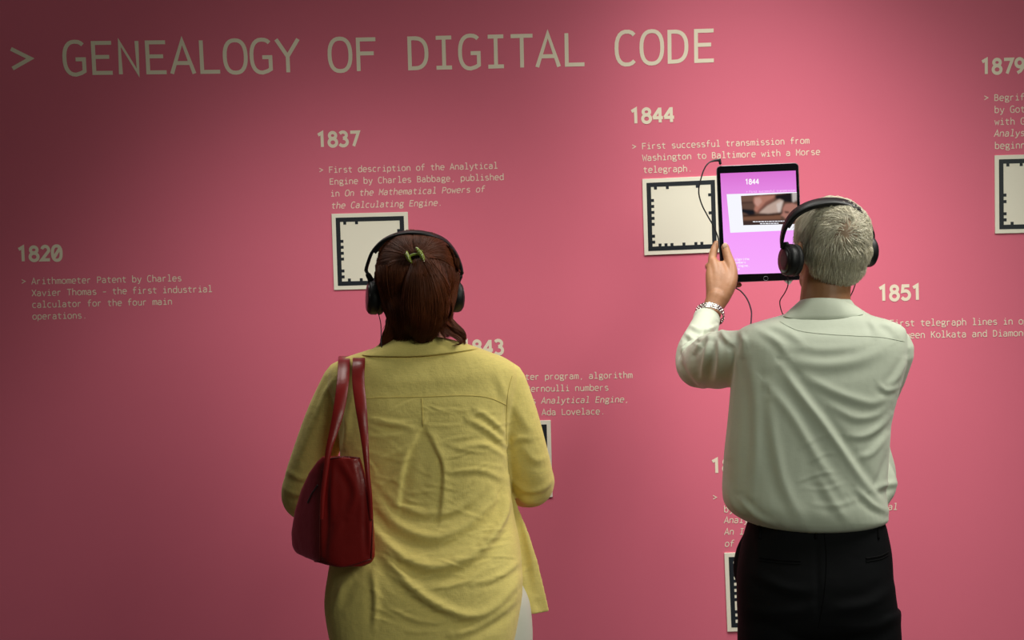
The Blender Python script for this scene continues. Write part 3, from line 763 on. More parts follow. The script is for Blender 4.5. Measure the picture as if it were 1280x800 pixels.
for g1, g2, cnt, lift in guides:
    c1 = catmull(g1, 16); c2 = catmull(g2, 16)
    r1 = c1[np.linspace(0, len(c1) - 1, K).astype(int)]; r2 = c2[np.linspace(0, len(c2) - 1, K).astype(int)]
    for _ in range(cnt):
        t = random.random(); ph = random.random() * 6.28; am = random.uniform(.3, 2.2); fr = random.uniform(1.5, 5)
        cl = (round(t * 9 + .6 * math.sin(t * 23)) - .6 * math.sin(t * 23) * .5) / 9; t = min(1.03, max(-.03, t * .72 + cl * .28 + random.gauss(0, .02)))
        pts = []; last = None; lf = lift * random.uniform(.1, 1.0) + .0005
        e0 = random.uniform(0, .12); e1 = random.uniform(.86, 1.04)
        for k in range(K):
            u = (e0 + (e1 - e0) * k / (K - 1)) * (K - 1); i0 = min(int(u), K - 2); fr_ = u - i0
            a = r1[i0] + (r1[i0 + 1] - r1[i0]) * fr_; b = r2[i0] + (r2[i0 + 1] - r2[i0]) * fr_
            q = a + (b - a) * t
            wv = am * math.sin(ph + fr * k / K * 3.0) * (k / K)
            x, y = q[0] + wv + random.uniform(-.15, .15), q[1]
            p, nn = hit(tH, x, y)
            if p is None:
                p = W(x, y, last.y if last is not None else -1.17)
            else:
                p = p + nn * lf
                if last is not None and abs(p.y - last.y) > .02: p = W(x, y, last.y + math.copysign(.02, p.y - last.y))
            pts.append(p); last = p
        allP.append(pts); r = random.uniform(.00045, .0010)
        allR.append([r * (1 - .75 * max(0, k / (K - 1) - .55) / .45) for k in range(K)])
o = strands('hair_strands', np.array([[tuple(p) for p in s] for s in allP]), np.array(allR), M['auburn'], hairW)
# ---------------- hair clip
clipc = W(519, 320, -1.245)
clip = empty('hair_clip', clipc, "small green claw clip holding the woman's auburn hair", 'hair clip')
def jaw(x0, y0, x1, y1, bulge):
    bm = bmesh.new(); pts = []
    for k in range(7):
        t = k / 6; x = x0 + (x1 - x0) * t + bulge * math.sin(t * math.pi); y = y0 + (y1 - y0) * t
        pts.append((*W(x, y, -1.252 - .008 * math.sin(t * math.pi)), (.0034 + .0024 * math.sin(t * math.pi))))
    tube(bm, pts, n=3, seg=12, flat=(Vector((1, 0, 0)), .8))
    for k in range(6):
        t = (k + .5) / 6; x = x0 + (x1 - x0) * t; y = y0 + (y1 - y0) * t
        p = W(x, y, -1.247); q = p + Vector((.010 * (1 if bulge < 0 else -1) * -1, .022, -.003))
        tube(bm, [(*p, .0019), (*p.lerp(q, .6), .0014), (*q, .0008)], n=2, seg=8)
    j = from_bm('jaw', bm, M['clip'], clip, True)
    bm = bmesh.new()
    for k in range(7):
        t = (k + .5) / 7; x = x0 + (x1 - x0) * t + bulge * math.sin(t * math.pi); y = y0 + (y1 - y0) * t
        ell(bm, W(x, y, -1.2668), (.0012, .0009, .0012), None, 8, 6)
    from_bm('studs', bm, M['stud'], j, True)
jaw(508.5, 315.5, 514.0, 327.5, -1.2); jaw(521.0, 310.5, 530.5, 327.5, 1.2)
bm = bmesh.new()
ptube(bm, [(511, 321, -1.250, .002), (517, 318, -1.252, .003), (524, 318, -1.250, .002)], n=3, seg=10)
from_bm('hinge', bm, M['clip'], clip, True)

# ---------------- headphones
def headphones(tree, label, band, wd, cupL, cupR, nL, nR, rL, rR, cables, root_at):
    root = empty('headphones', root_at, label, 'headphones')
    bm = bmesh.new(); P = []
    for b in band:
        h, _ = hit(tree, b[0], b[1]); P.append(W(b[0], b[1], b[2] if h is None else min(b[2], h.y - .0055)))
    strip(bm, P, [b[3] for b in band], .0068, [wd] * len(P), 7)
    from_bm('headband', bm, M['blk'], root, True)
    inner = [p + (root_at - p).normalized() * .006 for p in P[2:-2]]
    bm = bmesh.new(); strip(bm, inner, [b[3] * .8 for b in band[2:-2]], .006, [wd] * len(inner), 7)
    from_bm('headband_padding', bm, M['blkm'], root, True)
    for cup, n, r, e in ((cupL, nL, rL, P[0]), (cupR, nR, rR, P[-1])):
        c = W(*cup); n = Vector(n).normalized(); q = n.to_track_quat('Z', 'Y').to_matrix()
        def disc(bm, prof):
            rings = [[c + q @ Vector((rr * r[0] * math.cos(a), rr * r[1] * math.sin(a), h * .72)) for a in [2 * math.pi * k / 40 for k in range(40)]] for rr, h in prof]
            rings_to_bm(bm, rings)
        bm = bmesh.new(); disc(bm, [(.90, -.016), (1.0, -.010), (1.0, .006), (.95, .012), (.86, .0155), (.5, .017), (.05, .017)])
        ec = from_bm('ear_cup', bm, M['blk'], root, True)
        bm = bmesh.new(); disc(bm, [(.80, .0155), (.80, .0182), (.4, .0195), (.03, .0198)])
        from_bm('cup_face', bm, M['cupface'], ec, True)
        bm = bmesh.new()
        rr = []
        for k in range(40):
            a = 2 * math.pi * k / 40
            rr.append([c + q @ Vector((r[0] * (.76 + .24 * math.cos(b)) * math.cos(a), r[1] * (.76 + .24 * math.cos(b)) * math.sin(a), -.0150 + .0085 * math.sin(b))) for b in [2 * math.pi * j / 10 for j in range(10)]])
        rr.append(rr[0]); rings_to_bm(bm, rr, cap=False); bmesh.ops.remove_doubles(bm, verts=bm.verts, dist=1e-5)
        from_bm('ear_cushion', bm, M['blkm'], ec, True)
        # yoke: slider stub from the band down to a hinge block on the cup
        top = c + Vector((0, 0, 1)) * r[1] * .98 + n * .004
        bm = bmesh.new()
        tube(bm, [(*e, .0042), (*e.lerp(top, .5), .0030), (*top, .0036)], n=3, seg=12)
        tube(bm, [(*e.lerp(top, .45), .0062), (*e.lerp(top, .9), .0068), (*(top - Vector((0, 0, .008))), .0058)], n=3, seg=14)
        from_bm('yoke', bm, M['blk'], root, True)
    for cb in cables:
        bm = bmesh.new(); ptube(bm, cb, n=8, seg=8); from_bm('cable', bm, M['blk'], root, True)
    return root
hpW = headphones(tH, "black over-ear headphones on the woman with auburn hair",
    [(457.5, 338, -1.15, .012), (459.5, 330, -1.15, .017), (466, 314, -1.155, .021), (479, 301, -1.16, .024), (496, 293.5, -1.165, .026), (516, 291, -1.165, .026), (537, 293.5, -1.16, .026), (556, 301.5, -1.145, .024), (568, 315, -1.13, .021), (575, 330, -1.12, .017), (577.5, 341, -1.12, .012)],
    Vector((0, 1, .25)), (466.5, 372, -1.15), (570, 371, -1.115), (-.93, -.30, .05), (.93, .34, .02), (.033, .038), (.032, .035),
    [[(473, 392, -1.16, .0011), (476, 405, -1.18, .0011), (476.5, 425, -1.22, .0011), (477, 434, -1.235, .0011)]], hcW)

# ---------------- handbag
bagc = W(432, 640, -1.29)
bag = empty('handbag', W(432, 712, -1.29), "dark red leather handbag hanging from the woman's left shoulder by two straps", 'handbag')
bm = bmesh.new(); rings = []
Dv = Vector((-.112, .19, 0))
for y, xl, xr, Lf, ex in ((572, 410, 454, .22, 3.0), (580, 406, 458, .32, 3.0), (595, 403, 464, .50, 3.2), (620, 402, 472, .74, 3.6), (650, 400.5, 476, .90, 4), (680, 400.5, 478, 1.0, 4.4), (697, 401.5, 478, 1.0, 4.4), (705, 404, 474, .98, 4), (709, 412, 464, .90, 3.4)):
    a = W(xl, y, -1.36); b = W(xr, y, -1.36); L2 = Dv * Lf
    c = (a + b) / 2 + L2 / 2 ; hx = (b - a) / 2
    ring = []
    for k in range(56):
        t = 2 * math.pi * k / 56; cs, sn = math.cos(t), math.sin(t)
        u = math.copysign(abs(cs) ** (2 / ex), cs); v = math.copysign(abs(sn) ** (2 / ex), sn)
        ring.append(c + hx * u + L2 / 2 * v)
    rings.append(ring)
rings_to_bm(bm, rings)
bmesh.ops.triangulate(bm, faces=[f for f in bm.faces if len(f.verts) > 4])
meG = voxel(bm, .0028, 6)
folds(meG, [([(408, 580), (404, 630), (402, 695)], 3.0, 4.5, -1), ([(452, 580), (460, 620), (463, 690)], 3.2, 4.5, 1),
            ([(424, 574), (440, 600), (444, 620), (436, 645)], 5, 3.5, 1), ([(418, 576), (414, 610), (416, 650)], 5, 3.0, 1),
            ([(440, 578), (452, 610), (454, 650)], 5, 3.0, -1), ([(430, 640), (420, 665), (412, 690)], 6, 1.5, 1)])
bgo = link('bag_body', meG, M['leather'], bag, True)
tG = bvh(meG)
for ln in ([(402.5, 588), (400, 640), (400, 702)], [(458, 588), (465, 640), (464, 698)], [(400, 702), (430, 708), (463, 699)], [(400, 702), (385, 700), (372, 696)], [(410, 574), (430, 571.5), (449, 573)]):
    seam('piping', tG, ln, M['leather_edge'], bag, .0018, lift=.0006)
seam('zip', tG, [(385, 628), (390, 617), (397, 607)], M['zip'], bag, .002)
for pts in ([(430, 446, -1.10, .024), (430, 448.5, -1.16, .0255), (430, 453, -1.235, .0255), (428.5, 478, -1.30, .0255), (424, 510, -1.335, .024), (417, 540, -1.352, .018), (411, 562, -1.362, .013), (407, 590, -1.366, .010), (403.5, 620, -1.366, .009), (402, 650, -1.364, .007)],
            [(449, 445, -1.10, .025), (449, 447.5, -1.17, .0265), (448.5, 452, -1.248, .0265), (448, 478, -1.285, .0265), (451.5, 510, -1.318, .024), (455, 540, -1.335, .018), (457, 562, -1.350, .014), (459.5, 592, -1.358, .010), (462.5, 620, -1.360, .009), (464, 650, -1.358, .007)]):
    bm = bmesh.new(); P = [W(*p[:3]) for p in pts]
    strip(bm, P, [p[3] for p in pts], .0042, [Vector((1, .18, 0))] * len(P), 8)
    st = from_bm('strap', bm, M['leather'], bag, True)

# ================================================================== MAN
YM = -1.0
mx_ = W(1020, 700, YM).x
man = empty('person', (mx_, YM, 0), 'person with short grey hair in pale shirt and black trousers, holding up a tablet', 'person')
hcM = W(1038, 306, -.985); hyM = math.radians(20)
bm = bmesh.new()
RM = head(bm, hcM, hyM, .12, 1.02)
tube(bm, [(*(hcM + Vector((0, -.01, -.04))), .058), (*W(1033, 355, -.985), .056), (*W(1031, 385, -.995), .060), (*W(1030, 415, -1.0), .075)], n=4, seg=24)
torso(bm, [(398, 985, 1078, .06, -1.0), (415, 945, 1110, .075, -1.0), (440, 930, 1122, .09, -1.0), (500, 930, 1112, .105, -1.0), (560, 930, 1098, .105, -1.0), (620, 935, 1095, .11, -1.0), (680, 938, 1100, .115, -1.0), (740, 935, 1105, .115, -1.0), (780, 940, 1105, .11, -1.0)])
ptube(bm, [(940, 446, -.99, .042), (915, 449, -.93, .042), (898, 452, -.86, .040), (884, 455, -.79, .038), (875, 454, -.745, .036), (873, 438, -.71, .034), (878, 420, -.66, .031), (884, 405, -.62, .028), (890, 388, -.59, .0262), (896, 372, -.575, .0270)], n=5, seg=20)
ptube(bm, [(1104, 450, -.99, .042), (1094, 490, -.95, .040), (1084, 545, -.90, .036), (1090, 596, -.88, .034), (1078, 590, -.81, .030), (1062, 575, -.72, .028)], n=5, seg=20)
# left hand gripping the tablet edge: metacarpals, wrapped fingers, thumb laid on the bezel
for pts in ([(894, 380, -.578, .0245), (893, 362, -.562, .0225), (890, 345, -.545, .0175), (889, 334, -.530, .0125)],
            [(896, 378, -.578, .0240), (897, 360, -.562, .0230), (896, 342, -.545, .0190), (893, 328, -.528, .0125)],
            [(898, 376, -.578, .0230), (903, 360, -.563, .0240), (904, 345, -.548, .0220), (901, 333, -.535, .0150)],
            [(898, 378, -.580, .0220), (896, 366, -.568, .0210), (894, 356, -.550, .0160), (893, 350, -.535, .0120)],
            [(902, 374, -.578, .0200), (910, 358, -.566, .0205), (914, 345, -.552, .0180), (913.5, 332, -.540, .0145), (909.5, 320, -.527, .0125), (906.5, 309, -.518, .0108)],
            [(890.5, 330, -.527, .0120), (890.5, 322, -.516, .0112), (892.5, 313, -.508, .0105), (895.5, 304.5, -.500, .0088)],
            [(888.5, 334, -.530, .0118), (886.5, 333, -.505, .0112), (889, 332, -.482, .0098), (905, 331, -.474, .0088), (924, 330, -.474, .0080)],
            [(888.5, 343, -.535, .0115), (887, 343, -.508, .0110), (890, 343, -.482, .0098), (907, 343, -.474, .0086), (926, 342, -.474, .0078)],
            [(891, 353, -.540, .0110), (890, 354, -.512, .0102), (894, 355.5, -.486, .0092), (910, 356.5, -.476, .0084), (924, 356, -.474, .0076)]):
    ptube(bm, pts, n=5, seg=14)
gen_hand(bm, W(1058, 573, -.71), (-.45, .8, .15), (-.7, -.2, .3), 1, .5, 1.0)
zc = W(1020, 785, YM).z
for sx in (-1, 1):
    tube(bm, [(mx_ + sx * .09, YM, zc + .04, .088), (mx_ + sx * .10, YM, .52, .062), (mx_ + sx * .10, YM, .30, .052), (mx_ + sx * .105, YM - .01, .08, .036)], n=4)
    tube(bm, [(mx_ + sx * .105, YM - .02, .055, .033), (mx_ + sx * .115, YM + .07, .045, .033), (mx_ + sx * .12, YM + .15, .04, .025)], n=4)
bodyM = link('body', voxel(bm, .0032, 2), M['skin_m'], man, True)
eyes(hcM, RM, 1.02, man)
bm = bmesh.new(); ell(bm, W(906.2, 307, -.5288), (.0062, .0015, .0080), Matrix.Rotation(.25, 3, 'Y'), 14, 8)
from_bm('thumb_nail', bm, M['nail'], man, True)
# trousers
bm = bmesh.new()
torso(bm, [(640, 940, 1096, .10, -1.0), (652, 936, 1104, .112, -1.0), (668, 931, 1108, .118, -1.0), (690, 926, 1112, .124, -1.0), (720, 922, 1114, .130, -1.005), (750, 922, 1118, .132, -1.005), (775, 923, 1121, .128, -1.0), (790, 925, 1122, .10, -1.0)], ex=2.7)
def leg(xl, xr, x1, x2):
    c = (xl + xr) / 2
    rows = [(W(c, 760, YM).x, YM, W(c, 760, YM).z, (xr - xl) / 2 * mpp(YM) * .98, .118), (W(c, 800, YM).x, YM, W(c, 800, YM).z, (xr - xl) / 2 * mpp(YM), .115),
            (x1, YM, .52, .088, .098), (x1, YM, .34, .078, .090), (x2, YM, .12, .070, .085), (x2, YM, .05, .072, .088)]
    wloft(bm, rows)
leg(923, 1017, mx_ - .10, mx_ - .11); leg(1028, 1124, mx_ + .115, mx_ + .12)
ptube(bm, [(936, 668, -.93, .012), (929, 690, -.93, .018), (926, 715, -.94, .018), (932, 738, -.95, .012)], n=4)
meP = voxel(bm, .0042, 6)
folds(meP, [([(940, 715), (980, 735), (1015, 738)], 7, 4, 1), ([(930, 760), (970, 768), (1010, 762)], 8, 4, 1), ([(1115, 735), (1085, 755), (1040, 762)], 7, 4, 1), ([(1120, 770), (1090, 785), (1050, 785)], 7, 4, -1),
            ([(1020, 665), (1021, 700), (1022, 770)], 4, -5, .01), ([(945, 660), (950, 690), (948, 720)], 6, 3, 1)])
trM = link('trousers', meP, M['black_trousers'], man, True)
tP = bvh(meP)
for ln, nm in (([(950, 697), (975, 700), (1000, 701)], 'back_pocket'), ([(1083, 698), (1100, 695), (1110, 690)], 'back_pocket')):
    seam(nm, tP, ln, M['black_seam'], trM, .0022); seam(nm, tP, [(x, y + 4) for x, y in ln], M['black_seam'], trM, .0014)
seam('centre_seam', tP, [(1030, 664), (1033, 700), (1030, 745), (1023, 785)], M['black_seam'], trM, .001)
for x in (950, 1020, 1098):
    seam('belt_loop', tP, [(x, 658), (x, 672)], M['black_seam'], trM, .004)
for sx in (-1, 1): shoe('shoe', mx_ + sx * .118, YM - .01, -sx * .15, M['shoe_b'], man, .29)
# shirt
bm = bmesh.new()
torso(bm, [(374, 1003, 1062, .057, -.995), (384, 997, 1070, .064, -.995), (393, 980, 1085, .074, -.995), (401, 952, 1112, .086, -.995), (410, 928, 1129, .097, -.995), (424, 919, 1132, .108, -1.0), (445, 916, 1132, .118, -1.0),
           (470, 915, 1127, .124, -1.0), (500, 913, 1119, .128, -1.0), (530, 910, 1112, .130, -1.0), (565, 906, 1109, .132, -1.0), (595, 904, 1107, .134, -1.0), (615, 903.5, 1106, .136, -1.0), (630, 906, 1107, .138, -1.0), (641, 915, 1108, .136, -1.0), (650, 932, 1106, .130, -1.0),
           (657, 955, 1085, .116, -1.0), (661, 985, 1050, .08, -1.0)], ex=2.5, n=4)
ptube(bm, [(936, 446, -.99, .062), (915, 448, -.93, .066), (898, 450, -.86, .070), (884, 454, -.79, .062), (873, 456, -.745, .056), (870, 440, -.71, .049), (877, 420, -.66, .042), (882, 404, -.628, .0350)], n=6, seg=32)
ptube(bm, [(884, 408, -.634, .0330), (882.5, 402, -.622, .0345), (884, 396, -.610, .0350)], n=4, seg=30, round_ends=False)
ptube(bm, [(1109, 439, -.995, .061), (1101, 470, -.98, .056), (1090, 505, -.94, .052), (1084, 550, -.90, .050), (1091, 592, -.885, .054), (1086, 602, -.86, .052), (1076, 592, -.80, .045), (1066, 580, -.74, .036)], n=6, seg=30)
ptube(bm, [(1094, 580, -.92, .028), (1105, 604, -.93, .031), (1095, 626, -.95, .028)], n=5, seg=20)
meS = voxel(bm, .0034, 5)
FM = [
 ([(976, 458), (1000, 492), (1026, 525), (1052, 562), (1078, 600), (1108, 636)], 5.5, 6.5, -1),
 ([(958, 480), (985, 512), (1006, 545), (1028, 582), (1052, 615)], 6.5, 5, -1),
 ([(990, 450), (1030, 456), (1072, 450), (1106, 436)], 8, 4, 1),
 ([(985, 432), (1030, 437), (1080, 432)], 6, 2.5, 1),
 ([(1008, 470), (1040, 488), (1072, 500), (1094, 503), (1118, 490)], 6, 4.5, 1),
 ([(1040, 506), (1068, 522), (1096, 518), (1114, 502)], 5, 3.5, 1),
 ([(1060, 545), (1080, 545), (1098, 535), (1112, 518)], 4.5, 4.5, 1),
 ([(1074, 572), (1090, 566), (1108, 545)], 4.5, 4, -1),
 ([(1098, 480), (1108, 488), (1118, 484)], 4, 2, 1),
 ([(930, 425), (921, 455), (915, 500), (910, 570)], 4.5, 7, 1),
 ([(936, 445), (944, 490), (946, 550), (940, 620)], 7, 5, 1),
 ([(962, 500), (968, 550), (980, 605), (1003, 652)], 7, 5, 1),
 ([(1020, 590), (1040, 625), (1060, 652)], 6, 3.5, 1),
 ([(1109, 566), (1102, 590), (1093, 611)], 4.5, -9, .01),
 ([(1093, 612), (1108, 606), (1122, 604)], 4, 5, 1),
 ([(1072, 612), (1090, 630), (1108, 640)], 4, 5, 1),
 ([(905, 600), (915, 630), (935, 648)], 5, 4, 1),
 ([(925, 625), (945, 645), (965, 655)], 4, 4, -1),
 ([(998, 602), (1025, 592), (1046, 590)], 2.5, 1.2, 1), ([(1012, 578), (1030, 568), (1046, 567)], 2.5, 1.0, 1),
 ([(1005, 610), (1030, 612), (1055, 604)], 2.5, 1.0, -1), ([(1015, 630), (1045, 632), (1075, 622)], 3.5, 1.5, 1),
 ([(1000, 560), (1020, 548), (1036, 542)], 3, 1.0, 1),
 # left sleeve
 ([(853, 432), (860, 455), (876, 478)], 3.5, 9, 1), ([(888, 412), (884, 440), (877, 476)], 3.5, 8, -1),
 ([(858, 418), (870, 425), (880, 415)], 2.6, 9, 1), ([(864, 408), (878, 414), (894, 408)], 2.6, 8, 1), ([(853, 440), (862, 428), (874, 432)], 2.6, 8, -1), ([(868, 440), (880, 424), (892, 420)], 2.6, 8, 1),
 ([(900, 408), (905, 420), (912, 428)], 3.5, 10, 1), ([(898, 420), (900, 450), (894, 480)], 4.5, 8, 1),
 ([(912, 430), (916, 450), (916, 480)], 4, -9, .01), ([(852, 450), (866, 470), (880, 486)], 3, 8, 1),
 ([(866, 430), (862, 445), (868, 465)], 3.5, 5, -1), ([(920, 410), (930, 425), (930, 445)], 4, 4, 1),
 # right shoulder
 ([(1100, 402), (1112, 408), (1120, 418)], 4, 4, 1), ([(1086, 398), (1094, 410), (1095, 420)], 4, 3, 1),
 ([(1132, 450), (1122, 470), (1112, 482)], 4, 5, 1), ([(1124, 482), (1110, 488), (1100, 482)], 3.5, 2, -1),
 ([(960, 405), (985, 415), (1005, 430)], 5, 3, 1), ([(945, 410), (970, 425), (985, 445)], 5, 3, 1),
]
folds(meS, FM, .8)
shirt = link('shirt', meS, M['shirt'], man, True)
tS = bvh(meS)
seam('yoke_seam', tS, [(975, 402), (997, 413), (1030, 417.5), (1070, 420), (1100, 421.5), (1131, 427)], M['seam_s'], shirt, .0005)
# collar stand
bm = bmesh.new(); A2 = []; B2 = []
for x, y, Y, x2, y2, Y2 in ((996, 384, -.93, 978, 396, -.93), (998, 377, -.99, 979, 397, -1.02), (1006, 373.5, -1.04, 994, 401, -1.075), (1020, 372, -1.062, 1016, 402.5, -1.100), (1036, 372, -1.066, 1040, 402.5, -1.104),
                            (1052, 373.5, -1.052, 1064, 399, -1.082), (1064, 378, -1.00, 1082, 394, -1.02), (1068, 386, -.93, 1090, 394, -.93)):
    h, nn = hit(tS, x2, y2); b_ = W(x2, y2, Y2) if h is None or abs(h.y - Y2) > .08 else h + Vector((0, .0022, .001))
    A2.append(tuple(W(x, y, Y))); B2.append(tuple(b_))
A2 = catmull(A2, 8); B2 = catmull(B2, 8); rings = []
for a, b in zip(A2, B2):
    a = Vector(a); b = Vector(b); mid = a.lerp(b, .5) + Vector((0, -.003, .002)); inn = Vector((0, .006, 0))
    rings.append([a + inn + Vector((0, 0, -.02)), a + inn * .5, a, a.lerp(mid, .4) + Vector((0, -.002, 0)), mid, b, b + inn, mid + inn])
rings_to_bm(bm, rings)
col = from_bm('collar', bm, M['shirt'], shirt, True)
ss = col.modifiers.new('s', 'SUBSURF'); ss.levels = ss.render_levels = 1
# ---------------- man's hair
meHd = bodyM.data; V = getv(meHd); Nn = getn(meHd)
Lc = (V - np.array(hcM)) @ np.array(RM)
bm = bmesh.new()
ell(bm, hcM + RM @ Vector((0, -.008, .024)), (.0775, .099, .085), RM)
ell(bm, hcM + RM @ Vector((0, -.026, .0)), (.075, .080, .070), RM)
ell(bm, hcM + RM @ Vector((0, -.034, -.036)), (.066, .054, .062), RM)
meC = voxel(bm, .004, 14)
V = getv(meC); Lc = (V - np.array(hcM)) @ np.array(RM)
m_ = (Lc[:, 1] > .058) & (Lc[:, 2] < .055)
V[m_] -= (np.array(RM)[:, 1] * (Lc[m_, 1] - .058)[:, None]); setv(meC, V)
hairM = link('hair', meC, M['scalp'], man, True)
V = getv(meC); Nn = getn(meC); P2 = proj(V); Lc = (V - np.array(hcM)) @ np.array(RM)
sel = np.where((Lc[:, 1] < .075) & (Lc[:, 2] > -.100) & ~((Lc[:, 1] > .035) & (Lc[:, 2] < .0)))[0]
tM_ = bvh(meC)
wh, _ = hit(tM_, 1056, 290); wh = np.array(wh)
bald, _ = hit(tM_, 1036, 272); bald = np.array(bald)
n = 20000; idx = np.random.choice(sel, n)
B = V[idx] + np.random.normal(0, .0012, (n, 3)); Nb = Nn[idx]
away = B - wh; dist = np.linalg.norm(away, axis=1); away /= dist[:, None] + 1e-6
sw = np.cross(Nb, away)
down = np.array([[-.25, 0, -1.0]])
dirv = away * 1.0 + sw * (0.75 * np.exp(-dist / .05))[:, None] + down * np.clip(dist / .07, 0, 1.3)[:, None] + np.random.normal(0, .30, (n, 3))
cl = np.floor(P2[idx] / 5.0); hsh = np.sin(cl[:, 0] * 12.9 + cl[:, 1] * 78.2) * 43758.5; hsh = (hsh - np.floor(hsh) - .5)
dirv += sw * (hsh * .9)[:, None]
dirv -= Nb * (dirv * Nb).sum(1)[:, None]; dirv /= np.linalg.norm(dirv, axis=1, keepdims=True)
thin = np.exp(-(np.linalg.norm(B - wh, axis=1) / .020) ** 2) + .8 * np.exp(-(np.linalg.norm(B - bald, axis=1) / .018) ** 2)
keep = np.random.rand(n) > thin * .80
B, Nb, dirv, hh = B[keep], Nb[keep], dirv[keep], hsh[keep]
Lz = ((B - np.array(hcM)) @ np.array(RM))[:, 2]
ln_ = np.random.uniform(.014, .027, len(B)) * np.clip(.40 + (Lz + .08) / .08, .22, 1.0)
K = 5; ts = np.linspace(0, 1, K)
lift = (.20 + .45 * (hh + .5))
PP = B[:, None, :] + dirv[:, None, :] * (ln_[:, None] * ts[None])[:, :, None] + Nb[:, None, :] * (ln_ * lift)[:, None, None] * (ts - .75 * ts ** 2)[None, :, None] - np.array([0, 0, 1.0]) * (ln_ * .18)[:, None, None] * (ts ** 2)[None, :, None]
RR = np.random.uniform(.00035, .00075, (len(B), 1)) * np.array([1, 1, .9, .7, .25])[None]
strands('hair_strands', PP, RR, M['grey_hair'], hairM)
hpM = headphones(tM_, 'black over-ear headphones on the grey-haired man',
    [(977.5, 309, -1.03, .014), (977.5, 298, -1.035, .020), (982, 282, -1.045, .026), (993, 267, -1.055, .029), (1011, 256.5, -1.06, .030), (1034, 251.5, -1.055, .030), (1057, 253.5, -1.04, .030), (1074, 262, -1.02, .028), (1085, 276, -1.0, .026), (1090.5, 290, -.985, .020), (1091, 300, -.98, .014)],
    Vector((0, 1, .55)), (986, 325, -1.035), (1084.5, 314, -.975), (-.94, -.34, .05), (.94, .34, .02), (.035, .037), (.034, .037),
    [[(984, 343, -1.03, .0013), (985, 356, -1.03, .0013), (981, 366, -1.02, .0013), (975, 376, -1.0, .0013), (976, 386, -.97, .0013), (979.5, 396, -.93, .0013), (980, 402, -.9, .0013)],
     [(1076, 337, -.97, .0013), (1071, 350, -.97, .0013), (1066, 364, -.975, .0013), (1061, 374, -.98, .0013), (1060, 380, -.95, .0013)]], hcM)

# ---------------- wristwatch
wc = W(887, 393.5, -.605); root = empty('wristwatch', wc, "steel link-bracelet wristwatch on the man's raised left wrist", 'watch')
axis = (W(893, 378, -.58) - W(883, 405, -.625)).normalized()
axis = (axis + Vector((-.22, -.1, -.2))).normalized()
u = axis.cross(Vector((0, 1, 0))).normalized(); v = axis.cross(u)
bm = bmesh.new(); nL_ = 26
for k in range(nL_):
    a = 2 * math.pi * (k + .5) / nL_; rad = u * math.cos(a) + v * math.sin(a)
    for off, sc in ((-.0062, 1), (0, 1.12), (.0062, 1)):
        a2 = a + (math.pi / nL_ if off == 0 else 0); rad = u * math.cos(a2) + v * math.sin(a2); tan = axis.cross(rad)
        Rm = Matrix((tan, axis, rad)).transposed()
        box(bm, wc + rad * .0365 * (1) + axis * off, (.0076, .0056, .0034 * sc), Rm, .0009)
from_bm('bracelet', bm, M['steel'], root, True)
bm = bmesh.new(); rad = (v * .9 + u * .2).normalized()
if rad.y < 0: rad = -rad
q = rad.to_track_quat('Z', 'Y').to_matrix(); cc = wc + rad * .039
rings_to_bm(bm, [[cc + q @ Vector((r_ * math.cos(a), r_ * math.sin(a), h)) for a in [2 * math.pi * k / 32 for k in range(32)]] for r_, h in ((.017, -.004), (.019, -.001), (.019, .003), (.0165, .0055), (.001, .0058))])
from_bm('watch_case', bm, M['steel'], root, True)

# ---------------- tablet
YT = -.505
tab = empty('tablet', W(950, 352, YT), 'large black-framed tablet with a glowing magenta screen, held up in front of the grey-haired man', 'tablet')
c4 = [W(x, y, YT) for x, y in ((895.3, 207.3), (998.6, 203.5), (1003.4, 349.5), (901.0, 354.0))]
e1 = ((c4[1] - c4[0]) + (c4[2] - c4[3])).normalized(); e3 = ((c4[0] - c4[3]) + (c4[1] - c4[2])); e3 = (e3 - e1 * e3.dot(e1)).normalized(); e2 = e1.cross(e3) * -1
if e2.y > 0: e2 = -e2
tc_ = sum(c4, Vector()) / 4; TW = ((c4[1] - c4[0]).length + (c4[2] - c4[3]).length) / 2; TH = ((c4[0] - c4[3]).length + (c4[1] - c4[2]).length) / 2
def T(u, v, d=0.0): return tc_ + e1 * ((u - .5) * TW) + e3 * ((.5 - v) * TH) + e2 * d
def rrect(bm, hw, hh, r, ds):
    rings = []
    for d, ins in ds:
        ring = []
        for cx, cy, a0 in ((1, 1, 0), (-1, 1, 90), (-1, -1, 180), (1, -1, 270)):
            for k in range(7):
                a = math.radians(a0 + 90 * k / 6)
                ring.append(tc_ + e1 * (cx * (hw - r) + (r - ins) * math.cos(a)) + e3 * (cy * (hh - r) + (r - ins) * math.sin(a)) + e2 * d)
        rings.append(ring)
    rings_to_bm(bm, rings)
bm = bmesh.new(); rrect(bm, TW / 2, TH / 2, .011, [(-.0070, .003), (-.0062, .001), (-.004, 0), (-.0008, 0), (0, .0009)])
from_bm('tablet_case', bm, M['alu'], tab)
bm = bmesh.new(); rrect(bm, TW / 2 - .0012, TH / 2 - .0012, .010, [(-.0005, 0), (.0004, .0002)])
from_bm('front_glass', bm, M['glass'], tab)
def emat(name, col, s=1.0):
    m = bpy.data.materials.new(name); m.use_nodes = True; N = m.node_tree.nodes; L = m.node_tree.links
    N.remove(N['Principled BSDF']); e = N.new('ShaderNodeEmission'); e.inputs[0].default_value = (*col, 1); e.inputs[1].default_value = s
    L.new(e.outputs[0], N['Material Output'].inputs[0]); return m
